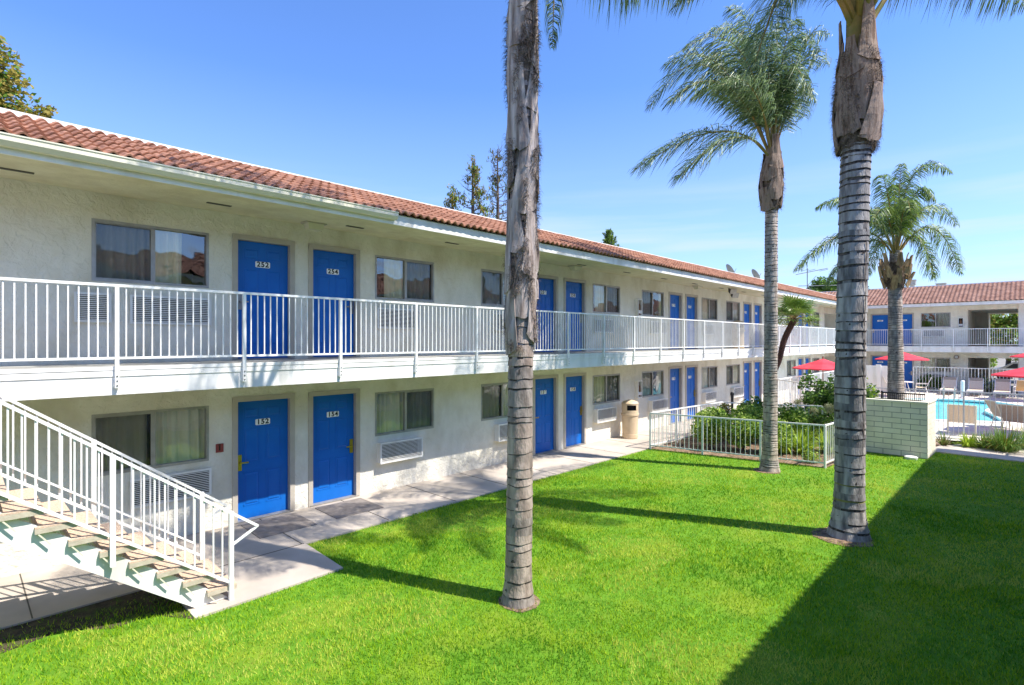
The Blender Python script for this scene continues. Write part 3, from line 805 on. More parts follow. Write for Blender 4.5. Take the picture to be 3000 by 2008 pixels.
# ------------------------------------------------------------ small things on and by the long wing
def doormat(x0, label):
    m_ = MB(); prism(m_, [(x0, 8.68), (x0 + .92, 8.66), (x0 + .93, 9.50), (x0 + .01, 9.52)], .0255, .037)
    tag(m_.build('doormat', 'mat'), label, 'doormat', 'mats before the lower doors')
doormat(3.31, 'worn grey mat on the walk before the door 152'); doormat(4.60, 'worn grey mat on the walk before the door 154')
m_ = MB(); m_.box((2.985, 9.664, 1.27), (3.10, 9.679, 1.41)); m_.box((3.03, 9.660, 1.30), (3.05, 9.6639, 1.38), 1); m_.box((3.022, 9.660, 1.385), (3.058, 9.6639, 1.40), 1)
tag(m_.build('wall_sign', ['sign_red', 'ink']), 'small dark red wall sign to the left of the door 152', 'sign')

def cabinet(x, zf, label, T=None, s=None):
    def P(a, b, c): return T(Vector((s + a, b, zf + c))) if T else Vector((x + a, 9.68 - b, zf + c))
    w = thing('extinguisher_cabinet', label, 'fire extinguisher cabinet', P(0, 0, 1.2), 'extinguisher cabinets on the walls')
    m_ = MB(lambda p: P(p.x, p.y, p.z))
    for a, b in (((-.13, .002, 1.16), (-.10, .12, 1.74)), ((.10, .002, 1.16), (.13, .12, 1.74)), ((-.10, .002, 1.71), (.10, .12, 1.74)), ((-.10, .002, 1.16), (.10, .12, 1.19)), ((-.10, .002, 1.19), (.10, .01, 1.71))):
        m_.box(a, b, 0 if a[2] != 1.19 else 1)
    m_.build('case', ['white', 'dark'], w)
    m_ = MB(lambda p: P(p.x, p.y, p.z)); m_.lathe((0, .06, 0), [(.001, 1.20), (.055, 1.21), (.055, 1.54), (.02, 1.60), (.02, 1.66), (.001, 1.665)], 12); m_.build('extinguisher', 'wood', w, smooth=True)
    m_ = MB(lambda p: P(p.x, p.y, p.z)); m_.box((-.085, .112, 1.25), (.085, .118, 1.36)); m_.build('notice', 'white_plastic', w)
cabinet(16.06, .03, 'lower extinguisher cabinet on the wall above the tan bin')
cabinet(16.06, ZF2, 'upper extinguisher cabinet on the wall left of the doors 260 and 262')
cabinet(0, ZF2, 'extinguisher cabinet on the far wing left of its open breezeway', Tf, 6.38)

def bin_(x, y, z, label):
    t = thing('litter_bin', label, 'bin', (x, y, z), 'tan litter bins')
    m_ = MB(); m_.lathe((x, y, z), [(.235, 0), (.245, .03), (.245, .14), (.232, .15), (.238, .16), (.255, .72), (.275, .73), (.275, .79), (.25, .80), (.25, .81)], 32); m_.build('body', 'plastic', t, smooth=False)
    m_ = MB(); d = Vector((-_c, -_s, 0)) * .9
    for k in range(32):
        a0, a1 = 2 * PI * k / 32, 2 * PI * (k + 1) / 32
        am = (a0 + a1) / 2; fx, fy = math.cos(am), math.sin(am)
        opening = (fx * _c + fy * _s < -.80) 
        for zz0, zz1 in ((.80, .90), (.90, 1.06), (1.06, 1.10)):
            if opening and zz0 == .90: continue
            m_.face([(x + .262 * math.cos(a0), y + .262 * math.sin(a0), z + zz0), (x + .262 * math.cos(a1), y + .262 * math.sin(a1), z + zz0), (x + .258 * math.cos(a1), y + .258 * math.sin(a1), z + zz1), (x + .258 * math.cos(a0), y + .258 * math.sin(a0), z + zz1)])
    m_.lathe((x, y, z), [(.268, 1.09), (.268, 1.115), (.22, 1.165), (.12, 1.20), (.06, 1.215), (.001, 1.22)], 32)
    ld = m_.build('domed_lid', 'plastic', t)
    m_ = MB(); m_.lathe((x, y, z), [(.2, .82), (.2, 1.08)], 16); m_.build('liner', 'dark', ld)
    return t
bin_(14.92, 9.25, .025, 'tan domed litter bin standing on the lower walk by the planter')
bin_(23.8, 9.33, 2.781, 'tan domed litter bin standing on the upper walkway')

t = thing('floodlight', 'black twin-headed floodlight under the soffit', 'floodlight', (21.4, 8.72, 5.24))
m_ = MB(); m_.tube([(21.4, 8.75, 5.24), (21.4, 8.75, 5.10)], .03); m_.build('bracket', 'black', t)
for k, (dx, dz) in enumerate(((-.16, .02), (.05, -.12))):
    m_ = MB(); c0 = Vector((21.4 + dx, 8.62, 5.08 + dz)); ax = Vector((-.5, -.75, -.35)).normalized(); b_ = ax.cross(Vector((0, 0, 1))).normalized(); c_ = b_.cross(ax)
    i0 = [m_.av(c0 + b_ * p + c_ * q) for p, q in ((-.09, -.06), (.09, -.06), (.09, .06), (-.09, .06))]; i1 = [m_.av(c0 + ax * .2 + b_ * p * 1.5 + c_ * q * 1.6) for p, q in ((-.09, -.06), (.09, -.06), (.09, .06), (-.09, .06))]
    m_.idx(i0[::-1]); m_.idx(i1, 1)
    for j in range(4): m_.idx([i0[j], i0[(j + 1) % 4], i1[(j + 1) % 4], i1[j]])
    m_.build('lamp_head', ['black', 'alu'], t)

def dish(x, y, z, label, r=.38):
    t = thing('satellite_dish', label, 'satellite dish', (x, y, 5.95), 'satellite dishes on the roof')
    ax = Vector((.25, .9, .45)).normalized(); ax = Vector((.55, -.60, .5)).normalized(); u_ = ax.cross(Vector((0, 0, 1))).normalized(); w_ = u_.cross(ax)
    m_ = MB(); c0 = Vector((x, y, z)); rings = []
    for k in range(6):
        q = r * k / 5; rings.append([m_.av(c0 + ax * (q * q / (r * 4)) * 1.2 + (u_ * math.cos(a) + w_ * math.sin(a)) * max(q, .002)) for a in [2 * PI * j / 24 for j in range(24)]])
    for r0, r1 in zip(rings, rings[1:]):
        for j in range(24): m_.idx([r0[j], r0[(j + 1) % 24], r1[(j + 1) % 24], r1[j]])
    m_.build('reflector', 'dish', t, smooth=True, recalc=False)
    m_ = MB(); m_.tube([(x, y + .05, 5.95), (x, y, z - .05), c0], .025); m_.build('mast', 'dish', t)
    m_ = MB(); m_.tube([c0 - w_ * r * .9, c0 + ax * r * 1.1 - w_ * .1], .012); m_.build('feed_arm', 'dish', t)
dish(29.3, 12, 6.90, 'grey satellite dish over the ridge, left of the two')
dish(33.0, 12, 6.98, 'grey satellite dish over the ridge, next to the palm trunk')
t = thing('tv_antenna', 'thin television antenna standing behind the roof ridge', 'antenna', (47.0, 13, 5.95))
m_ = MB(); p = Vector((47.0, 13, 5.95)); m_.tube([p, p + Vector((0, 0, 2.9))], .035); m_.build('mast', 'dish', t)
m_ = MB()
q = p + Vector((0, 0, 2.75)); r_ = Vector((_s, -_c, 0))
m_.bar(q - r_ * .9 + Vector((0, 0, -.35)), q + r_ * 1.6 + Vector((0, 0, .15)), .05); 
for k in range(5): m_.bar(q + r_ * (-.7 + k * .5) - Vector((.4, .4, 0)), q + r_ * (-.7 + k * .5) + Vector((.4, .4, 0)), .025)
q = p + Vector((0, 0, 1.5)); m_.bar(q - r_ * .7, q + r_ * 3.0 + Vector((0, 0, .08)), .05); m_.bar(q, q + r_ * .9 + Vector((0, 0, -.9)), .03); m_.bar(q, q + r_ * .7 + Vector((0, 0, .8)), .03)
m_.build('boom', 'dish', t)
def roofvent(x, y, z, w, h, label):
    t = thing('roof_vent', label, 'roof vent', (x, y, z - .5), 'vents on the far roof')
    m_ = MB(); m_.tube([(x, y, z - 1.2), (x, y, z)], w * .35, 10); m_.build('flue', 'alu', t)
    m_ = MB(); m_.box((x - w / 2, y - w / 2, z), (x + w / 2, y + w / 2, z + h)); m_.box((x - w * .6, y - w * .6, z + h), (x + w * .6, y + w * .6, z + h + .05)); m_.build('cowl', 'alu', t)
roofvent(47.2, 6.29, 7.05, .42, .32, 'square metal vent rising above the far roof beside the small palm')
roofvent(46.6, 4.62, 6.83, .5, .12, 'low dark vent on the ridge of the far roof')

m_ = MB(); c0 = Tf(Vector((6.17, .005, 2.11))); m_.tube([c0, c0 + Vector((-.05, 0, 0))], .13, 20); m_.tube([c0 + Vector((-.051, 0, 0)), c0 + Vector((-.055, 0, 0))], .10, 20, 1)
tag(m_.build('wall_disc', ['wood', 'steel']), 'round brown disc on the far wall left of the lower passage', 'wall disc')

# ------------------------------------------------------------ fences
def fence(name, label, pts, top, m='rail', low=.1, bal=.11, post_every=1.5, bw=.014, z0=.0, cat='fence', pw=.045):
    t = thing(name, label, cat, (*pts[0], z0))
    first = True
    for (ax, ay), (bx, by) in zip(pts, pts[1:]):
        a = Vector((ax, ay, 0)); b = Vector((bx, by, 0)); L = (b - a).length; n_ = max(1, round(L / post_every))
        for k in range(n_):
            p = a.lerp(b, k / n_); q = a.lerp(b, (k + 1) / n_); r = MB()
            r.bar(p + Vector((0, 0, top)), q + Vector((0, 0, top)), .04, .035); r.bar(p + Vector((0, 0, z0 + low)), q + Vector((0, 0, z0 + low)), .025, .03)
            l = (q - p).length; kk = max(2, round(l / bal))
            for i in range(1, kk):
                c = p.lerp(q, i / kk); r.bar(c + Vector((0, 0, z0 + low)), c + Vector((0, 0, top - .012)), bw, up=(q - p).normalized())
            o = r.build('panel', m, t)
            r = MB(); r.bar(p + Vector((0, 0, z0 - .05)), p + Vector((0, 0, top - .015)), pw, up=(q - p).normalized()); r.build('post', m, o)
    r = MB(); r.bar((*pts[-1], z0 - .05), (*pts[-1], top - .015), pw, up=(b - a).normalized()); r.build('post', m, t)
    return t
fence('planter_fence', 'low white picket fence round the planting bed at the end of the lawn', [(18.1, 7.62), (13.88, 7.94), (14.8, 3.7), (17.95, 3.46)], 1.04, low=.12, bal=.118)
fence('planter_fence', 'low white fence across the back of the planting bed', [(18.15, 7.6), (18.5, 6.5), (19.0, 5.6), (19.3, 4.9)], 1.02, low=.12, bal=.118)
fence('pool_fence', 'tall white fence on the left side of the pool area, running away beside the walk', [(23.9, 7.74), (39.5, 7.76)], 1.5, bal=.12)
fence('pool_fence', 'tall fence between the planting bed and the pool, passing behind the block wall', [(23.86, 7.7), (21.9, 5.75), (22.02, 3.24), (22.3, -3.2)], 1.5, m='rail', bal=.125, post_every=1.6)
fence('pool_fence', 'tall white fence behind the sun loungers along the far walkway', [(40.95, 5.4), (40.95, -5.2)], 1.52, bal=.145, bw=.02)
# block wall with open box behind it
BW = [(17.78, 2.03), (17.78, 3.45), (17.9, 3.45), (17.9, 2.15)]
t = thing('block_wall', 'painted concrete block wall standing at the edge of the lawn', 'wall', (17.8, 2.7, 0))
def blocks(mb, p, q, z0, ncol, nrow, th, cw, ch, g=.013, start=0):
    p = Vector((*p, 0)); q = Vector((*q, 0)); L = (q - p).length; d = (q - p) / L; nn = Vector((-d.y, d.x, 0))
    for r in range(nrow):
        x = -(cw / 2 if (r + start) % 2 else 0)
        while x < L - .001:
            a = max(x, 0); b = min(x + cw, L)
            if b - a > .03:
                i = []
                for zz in (z0 + r * ch + g, z0 + (r + 1) * ch):
                    for (l, m2) in ((a + (g if a > 0 else 0), 0), (b, 0), (b, th), (a + (g if a > 0 else 0), th)):
                        c = p + d * l + nn * m2; i.append(mb.av((c.x, c.y, zz)))
                for k in ((0, 3, 2, 1), (4, 5, 6, 7), (0, 1, 5, 4), (1, 2, 6, 5), (2, 3, 7, 6), (3, 0, 4, 7)): mb.idx([i[j] for j in k])
            x += cw
m_ = MB(); blocks(m_, (17.78, 3.44), (17.78, 2.04), 0, 3, 10, .15, .41, .145); fr_ = m_.build('front_blocks', 'block', t)
m_ = MB(); m_.box((17.786, 2.05, 0), (17.92, 3.435, 1.45)); m_.build('mortar', 'mat', t)
m_ = MB(); blocks(m_, (17.935, 2.04), (18.95, 2.0), 0, 3, 10, .15, .41, .145, start=1); m_.build('end_blocks', 'block', t)
m_ = MB(); m_.bar((17.85, 2.03, 1.47), (17.85, 3.45, 1.47), .19, .045, up=(0, 0, 1)); m_.bar((17.95, 2.115, 1.47), (18.96, 2.075, 1.47), .19, .044); m_.build('cap', 'block', t)
m_ = MB(); m_.box((18.8, 2.16, 0), (18.95, 3.4, 1.45)); m_.build('back_blocks', 'block', t)
t = thing('grille', 'short black barred grille on top of the block wall before the small palm', 'grille', (18.15, 2.7, 1.47))
m_ = MB(); m_.bar((18.2, 2.14, 1.66), (18.2, 3.1, 1.66), .035)
for k in range(22): m_.bar((18.2, 2.16 + k * .044, 1.44), (18.2, 2.16 + k * .044, 1.655), .012, up=(0, 1, 0))
m_.build('bars', 'black', t)
m_ = MB(); m_.bar((18.2, 3.12, 1.40), (18.2, 3.12, 1.70), .04, up=(0, 1, 0)); m_.build('post', 'black', t)
m_ = MB(); m_.lathe((17.52, 2.36, 0), [(.14, 0), (.14, .03), (.15, .035), (.15, .06), (.12, .075), (.001, .08)], 20)
tag(m_.build('drain_cover', 'white_plastic'), 'round white drain cover at the foot of the block wall', 'drain cover')
m_ = MB(); m_.lathe((20.6, 8.3, .03), [(.05, 0), (.05, 1.0), (.07, 1.0), (.07, 1.1), (.03, 1.14), (.001, 1.14)], 10)  # plain black post with a small cap
tag(m_.build('bollard_post', 'black'), 'slim black post behind the planting bed by the lower doors', 'post light')
t = thing('sign', 'small blue notice on the pool fence beside the big palm trunk', 'sign', (21.93, 3.9, 1.25))
m_ = MB(); m_.box((21.93, 3.90, 1.13), (21.945, 4.25, 1.37)); m_.build('board', 'sign_blue', t)
m_ = MB()
for k, zz in enumerate((1.19, 1.25, 1.31)): m_.box((21.924, 3.95, zz - .008), (21.929, 4.2 - .05 * k, zz + .008))
m_.build('lettering', 'white_plastic', t)
# low white screen wall by the pool, left of the far palm
t = thing('screen_wall', 'low white panelled screen wall beyond the pool, left of the tan chairs', 'wall', (38.5, 7, 0))
m_ = MB(); m_.box((38.3, 6.25, .03), (38.45, 7.7, 1.62)); m_.build('panel', 'white', t)
m_ = MB(); m_.box((38.2, 6.6, .03), (38.299, 6.85, 1.70)); m_.build('pier', 'white', t)

# ------------------------------------------------------------ pool furniture
def umbrella(x, y, rim, r, label, rot=0, tall=.42):
    t = thing('parasol', label, 'parasol', (x, y, .03), 'red parasols round the pool')
    m_ = MB(); top = rim + tall; k = 8
    c0 = m_.av((x, y, top)); ring = []; 
    for j in range(k * 4):
        a = 2 * PI * j / (k * 4) + rot; f = abs(((j % 4) - 0) / 4 - .5) * 2 if j % 4 else 1
        sag = .93 if j % 4 == 2 else (.95 if j % 4 else 1)
        ring.append((a, sag))
    mids = [m_.av((x + r * .5 * s_ * math.cos(a), y + r * .5 * s_ * math.sin(a), rim + tall * .46)) for a, s_ in ring]
    outs = [m_.av((x + r * s_ * math.cos(a), y + r * s_ * math.sin(a), rim)) for a, s_ in ring]
    hem = [m_.av((x + r * s_ * math.cos(a), y + r * s_ * math.sin(a), rim - .05)) for a, s_ in ring]
    n_ = len(ring)
    for j in range(n_):
        q = (j + 1) % n_; m_.idx([c0, mids[j], mids[q]]); m_.idx([mids[j], outs[j], outs[q], mids[q]]); m_.idx([outs[j], hem[j], hem[q], outs[q]])
    m_.build('canopy', 'red', t, recalc=False)
    m_ = MB(); m_.tube([(x, y, .03), (x, y, top + .02)], .024); m_.lathe((x, y, top), [(.03, 0), (.04, .04), (.02, .10), (.001, .11)], 8); m_.build('pole', 'wood', t)
    m_ = MB()
    for j in range(k):
        a = 2 * PI * j / k + rot; m_.bar((x, y, top - .03), (x + r * .97 * math.cos(a), y + r * .97 * math.sin(a), rim - .012), .018)
    m_.build('ribs', 'wood', t)
    m_ = MB(); m_.lathe((x, y, .03), [(.25, 0), (.25, .06), (.05, .10), (.05, .3), (.001, .3)], 16); m_.build('base', 'gutter', t)
umbrella(26.84, 6.79, 1.90, 1.22, 'red parasol left of the big slate palm trunk', .2)
umbrella(36.60, 5.35, 2.10, 1.27, 'red parasol behind the small palm trunk', .4)
umbrella(24.75, -.15, 1.98, 1.30, 'red parasol at the right edge nearest the lawn', .3)
umbrella(38.6, -.25, 2.30, 1.25, 'red parasol at the right edge close to the far balcony', .1)

def table(x, y, z, r, h, label, m='white_plastic', group='round pool tables'):
    t = thing('patio_table', label, 'table', (x, y, z), group)
    m_ = MB(); m_.lathe((x, y, z), [(r, h - .03), (r, h), (.001, h)], 24); m_.build('table_top', m, t)
    for k in range(4):
        a = k * PI / 2 + .6; m_ = MB(); m_.tube([(x + r * .8 * math.cos(a), y + r * .8 * math.sin(a), z), (x + r * .45 * math.cos(a), y + r * .45 * math.sin(a), z + h - .03)], .018, 6); m_.build('leg', m, t)
    return t
table(38.3, 5.55, .03, .5, .72, 'white round table under the parasol by the tan chairs')
table(26.84, 6.60, .03, .45, .70, 'white round table under the left parasol')
table(24.75, -.6, .03, .45, .70, 'white round table under the near right parasol')

def chair(x, y, z, ang, sling, label, group, frame='rail', lean=.30, h=.95, w=.58):
    """sling patio chair; ang = the way the sitter looks"""
    t = thing('patio_chair', label, 'chair', (x, y, z), group)
    f = Vector((math.cos(ang), math.sin(ang), 0)); s_ = Vector((-f.y, f.x, 0)); o = Vector((x, y, z))
    P = lambda a, b, c: o + f * a + s_ * b + Vector((0, 0, c))
    m_ = MB()
    for b in (-w / 2, w / 2):
        m_.tube([P(.28, b, 0), P(.25, b, .40), P(-.22, b, .38), P(-.22 - lean, b, h)], .016, 6)
        m_.tube([P(-.30, b, 0), P(-.20, b, .40)], .016, 6)
        m_.tube([P(.25, b, .40), P(.24, b, .60), P(-.30, b, .62)], .016, 6)
    m_.tube([P(-.22 - lean, -w / 2, h), P(-.22 - lean, w / 2, h)], .016, 6); m_.tube([P(.25, -w / 2, .40), P(.25, w / 2, .40)], .016, 6)
    m_.build('frame', frame, t)
    m_ = MB(); e = .012
    for dd in (0, -e):
        m_.face([P(.25, -w / 2 + .02, .41 + dd), P(.25, w / 2 - .02, .41 + dd), P(-.20, w / 2 - .02, .38 + dd), P(-.20, -w / 2 + .02, .38 + dd)])
    m_.build('seat', sling, t)
    m_ = MB()
    for dd in (0, -e):
        m_.face([P(-.21 + dd, -w / 2 + .02, .39), P(-.21 + dd, w / 2 - .02, .39), P(-.21 - lean + dd, w / 2 - .02, h - .01), P(-.21 - lean + dd, -w / 2 + .02, h - .01)])
    m_.build('backrest', sling, t)
    return t
g_ = 'sling chairs round the pool'
chair(38.9, 4.75, .03, R(95), 'sling_tan', 'tan sling chair to the right of the small palm trunk, angled to the table', g_, lean=.22)
chair(38.6, 6.15, .03, R(-70), 'sling_tan', 'tan sling chair half hidden by the small palm trunk', g_, lean=.22)
chair(39.6, .55, .03, R(170), 'sling_tan', 'olive tan sling chair at the right edge beside the loungers', g_, lean=.22)
chair(23.35, 1.78, .03, R(5), 'sling', 'beige sling chair with its back to the lawn, behind the near pool fence', g_, frame='gutter', w=.72, h=.98)
chair(26.0, .75, .03, R(-60), 'sling_brown', 'dark brown sling chair side-on at the near right of the pool', g_, frame='gutter', w=.6)
chair(24.75, .42, .03, R(-20), 'sling_brown', 'brown sling chair at the right edge with its back to the camera', g_, frame='gutter', w=.7)
def lounger(x, y, label):
    t = thing('sun_lounger', label, 'sun lounger', (x, y, .03), 'beige loungers along the far fence')
    w = .62; P = lambda a, b, c: Vector((x - a, y + b, .03 + c))          # feet towards the pool (-x)
    m_ = MB()
    for b in (-w / 2, w / 2):
        m_.bar(P(-.55, b, .30), P(1.15, b, .30), .04, .06); m_.bar(P(0, b, .32), P(-.45, b, .92), .035, .05)
    m_.bar(P(1.15, -w / 2, .30), P(1.15, w / 2, .30), .05, .06); m_.bar(P(-.45, -w / 2, .92), P(-.45, w / 2, .92), .03)
    m_.build('frame', 'white_plastic', t)
    for a in (-.35, .95):
        for b in (-w / 2, w / 2): m_ = MB(); m_.bar(P(a, b, 0), P(a, b, .28), .05, up=(1, 0, 0)); m_.build('leg', 'white_plastic', t)
    m_ = MB(); m_.box((x - 1.12, y - w / 2 + .02, .345), (x - .02, y + w / 2 - .02, .357)); m_.build('seat', 'sling', t)
    m_ = MB(); m_.bar(P(.0, 0, .345), P(-.34, 0, .80), w - .04, .012); m_.build('backrest', 'sling', t)
    m_ = MB(); m_.bar(P(-.345, 0, .81), P(-.45, 0, .955), w - .02, .03); m_.build('backrest_top_strip', 'sling_brown', t)  # separate darker strip along the top of the backrest
    return t
for y_, lb in ((3.62, 'beige sun lounger, leftmost of the three along the far fence'), (2.45, 'beige sun lounger, middle one of the three along the far fence'), (1.33, 'beige sun lounger, rightmost of the three along the far fence')):
    lounger(40.25, y_, lb)
m_ = MB(); m_.lathe((37.0, 2.78, .03), [(.16, 0), (.14, .1), (.09, .12), (.09, .95), (.05, 1.0), (.001, 1.0)], 14)
tag(m_.build('pool_lift_post', 'white_plastic'), 'white post standing at the far edge of the pool', 'post')
t = thing('pool_ladder', 'pool ladder with two bent rails at the far edge of the water', 'pool ladder', (36.3, 3.1, .03))
m_ = MB()
for dy in (0, .45): m_.tube([(36.7, 3.05 + dy, .05), (36.6, 3.05 + dy, .6), (36.4, 3.05 + dy, .72), (36.15, 3.05 + dy, .6), (36.1, 3.05 + dy, -.3)], .022, 6)
m_.build('rails', 'alu', t)


# ------------------------------------------------------------ palms
def catmull(pts, n):
    out = []
    for i in range(len(pts) - 1):
        p0 = pts[max(i - 1, 0)]; p1 = pts[i]; p2 = pts[i + 1]; p3 = pts[min(i + 2, len(pts) - 1)]
        for k in range(n):
            t = k / n; out.append(.5 * ((2 * p1) + (-p0 + p2) * t + (2 * p0 - 5 * p1 + 4 * p2 - p3) * t * t + (-p0 + 3 * p1 - 3 * p2 + p3) * t ** 3))
    out.append(pts[-1].copy()); return out

def trunk(root, pts, radf, spacing, m, seed, scar=.02, moss=None, skew=.02, brk=-.22):
    """ringed palm trunk: pts centre line, radf(z) radius, spacing(z) distance between leaf scars"""
    rnd = random.Random(seed); mb = MB(); N = 40
    path = catmull([Vector(p) for p in pts], 24)
    def centre(z):
        for a, b in zip(path, path[1:]):
            if a.z <= z <= b.z: return a.lerp(b, (z - a.z) / max(1e-6, b.z - a.z))
        return path[-1] if z > path[-1].z else path[0]
    z0, z1 = path[0].z, path[-1].z
    rows = []; z = z0 - .05
    kinds = []
    rows.append((z, 1.0, 0)); 
    z = z0 + .10
    while z < z1:
        sp = spacing(z) * rnd.uniform(.5, 1.5); sc_ = scar * rnd.uniform(.4, 1.9)
        rows.append((z, .985, 1)); rows.append((z + sc_, .955, 1)); rows.append((z + sc_ + .004, 1.03, 0))
        if sp > .12: rows.append((z + sc_ + (sp - sc_) * .5, 1.0, 0))
        z += sp
    rows.append((z1, 1.0, 0))
    ids = []; s2 = rnd.uniform(0, 100)
    for (z, f, k) in rows:
        c = centre(min(max(z, z0), z1)); r = radf(z) * f; row = []
        tl = skew * noise.noise(Vector((z * 2.1, s2, 0))); ph = noise.noise(Vector((z * .9, s2, 4))) * 6
        for j in range(N):
            a = 2 * PI * j / N
            wob = tl * math.cos(a + ph) * 1.6 + .012 * noise.noise(Vector((math.cos(a) * 1.7, math.sin(a) * 1.7, z * 6 + s2)))
            rr = r * (1 + .05 * noise.noise(Vector((math.cos(a) * 1.3, math.sin(a) * 1.3, z * .8 + s2))) + .02 * noise.noise(Vector((math.cos(a) * 4, math.sin(a) * 4, z * 9))))
            row.append(mb.av((c.x + rr * math.cos(a), c.y + rr * math.sin(a), z + (wob if z > z0 else 0))))
        ids.append(row)
    for q, (r0, r1) in enumerate(zip(ids, ids[1:])):
        dark = rows[q][2] == 1
        for j in range(N):
            a = 2 * PI * j / N
            broken = dark and noise.noise(Vector((math.cos(a) * 1.5, math.sin(a) * 1.5, rows[q][0] * 13 + s2))) < brk
            mi = 1 if dark and not broken else 0
            if mi == 0 and noise.noise(Vector((2.2, 1.1, rows[q][0] * 3.1 + s2))) > .08: mi = 2
            if moss and moss[0] < rows[q][0] < moss[1] and dark: mi = 3
            mb.idx([r0[j], r0[(j + 1) % N], r1[(j + 1) % N], r1[j]], mi)
    # torn bits along the scars
    for q in range(int((z1 - z0) * 14)):
        z = rnd.uniform(z0 + .15, z1); a = rnd.uniform(0, 2 * PI); c = centre(z); r = radf(z) * 1.015
        w = rnd.uniform(.006, .03); h = rnd.uniform(.01, .07)
        p = [(c.x + r * math.cos(a + da), c.y + r * math.sin(a + da), z + dz) for da, dz in ((-w / r, 0), (w / r, .004), (w * .5 / r, h), (-w * .3 / r, h * .8))]
        mb.face(p, 1)
    mb.idx(ids[-1])
    mats = [m, 'scar', m + '_dark'] + (['moss'] if moss else [])
    return mb.build('trunk', mats, root, smooth=False), centre

def boots(root, centre, z0, z1, rad, n, m, seed, length=(.7, 1.2), flare=.05, stub=.0, top_w=.07, fibre=900, wrap=1.5, liftk=1.0, thr=-.02):
    """old leaf bases overlapping up the trunk, each wrapped round it and narrowing to a stub"""
    rnd = random.Random(seed); a = rnd.uniform(0, 6)
    mb = MB()
    N = 28; rows = []
    for k in range(26):
        z = z0 + (z1 - z0) * k / 25; c = centre(z); r = rad(z) * .93
        rows.append([mb.av((c.x + r * (1 + .09 * noise.noise(Vector((math.cos(t) * 2, math.sin(t) * 2, z * 3)))) * math.cos(t), c.y + r * (1 + .09 * noise.noise(Vector((math.cos(t) * 2, math.sin(t) * 2, z * 3)))) * math.sin(t), z)) for t in [2 * PI * j / N for j in range(N)]])
    for r0, r1 in zip(rows, rows[1:]):
        for j in range(N): mb.idx([r0[j], r0[(j + 1) % N], r1[(j + 1) % N], r1[j]])
    mb.idx(rows[-1]); mb.idx(rows[0][::-1])
    core = mb.build('fibre_sheath', 'fibre', root, smooth=True)
    order = []
    for i in range(n):
        order.append((z0 - .06 + (z1 - z0) * i / n, a)); a += 2.4 + rnd.uniform(-.3, .3)
    for i, (zb, ang) in enumerate(order):
        L = rnd.uniform(*length); K = 9; J = 8; mb = MB(); half = rnd.uniform(.75, 1.0) * wrap
        lean = rnd.uniform(-.25, .25); lift = liftk * rnd.uniform(.006, .04) * (1 + 8 * flare)
        grid = []
        for k in range(K + 1):
            t = k / K; z = zb + L * t; c = centre(min(z, 50)); hw = half * ((1 - t) ** 1.25) + top_w / max(rad(zb), .1) * (.5 + .5 * t)
            row = []
            for j in range(J + 1):
                u = (j / J * 2 - 1); aa = ang + lean * t + u * hw
                rr = rad(z) * (1.0 + (i % 3) * .02) + lift + flare * t ** 1.6 * L + .02 * (1 - abs(u)) * (1 - t) + .022 * (abs(u) ** 3) * (1 - t) + .020 * noise.noise(Vector((aa * 3, z * 4, i)))
                zz = z + (.10 * (u * u) * (1 - t) if k == 0 else 0) + (.07 * noise.noise(Vector((u * 4, i * 7.1, 2))) if k == 0 else 0)
                row.append(mb.av((c.x + rr * math.cos(aa), c.y + rr * math.sin(aa), zz)))
            grid.append(row)
        for k in range(K):
            for j in range(J): mb.idx([grid[k][j], grid[k][j + 1], grid[k + 1][j + 1], grid[k + 1][j]])
        # thickness: an inner skin
        inner = []
        for row in grid:
            r2 = []
            for v in row:
                p = mb.v[v]; c = centre(p.z); d = Vector((p.x - c.x, p.y - c.y, 0)); d = d * (1 - .02 / max(d.length, .05)); mb.v.append(Vector((c.x + d.x, c.y + d.y, p.z))); r2.append(len(mb.v) - 1)
            inner.append(r2)
        for k in range(K):
            mb.idx([grid[k][0], grid[k + 1][0], inner[k + 1][0], inner[k][0]]); mb.idx([grid[k][J], grid[k + 1][J], inner[k + 1][J], inner[k][J]])
        for j in range(J): mb.idx([grid[0][j], grid[0][j + 1], inner[0][j + 1], inner[0][j]]); mb.idx([grid[K][j], grid[K][j + 1], inner[K][j + 1], inner[K][j]])
        mb.build('leaf_base', m, root, smooth=False, recalc=False)
    mb = MB()
    for q in range(fibre):
        z = rnd.uniform(z0, z1 + .1); aa = rnd.uniform(0, 2 * PI)
        cl = noise.noise(Vector((math.cos(aa) * 1.4, math.sin(aa) * 1.4, z * 1.6 + seed)))
        if cl < thr: continue
        c = centre(z); r = rad(z) * 1.03 + rnd.uniform(.015, .05) * liftk
        p = Vector((c.x + r * math.cos(aa), c.y + r * math.sin(aa), z)); d = Vector((math.cos(aa) * .8, math.sin(aa) * .8, 0)) + Vector((rnd.uniform(-1, 1), rnd.uniform(-1, 1), rnd.uniform(-1.4, .7))) ; d.normalize()
        L = rnd.uniform(.03, .12); w = Vector((-math.sin(aa), math.cos(aa), rnd.uniform(-.5, .5))).normalized() * .0035
        p1 = p + d * L * .5; p2 = p1 + (d + Vector((0, 0, -.9)) + Vector((math.cos(aa), math.sin(aa), 0)) * -.6).normalized() * L * .6
        mb.face([p - w, p + w, p1 + w * .7, p1 - w * .7]); mb.face([p1 - w * .7, p1 + w * .7, p2])
    mb.build('fibres', 'fibre', core, recalc=False)

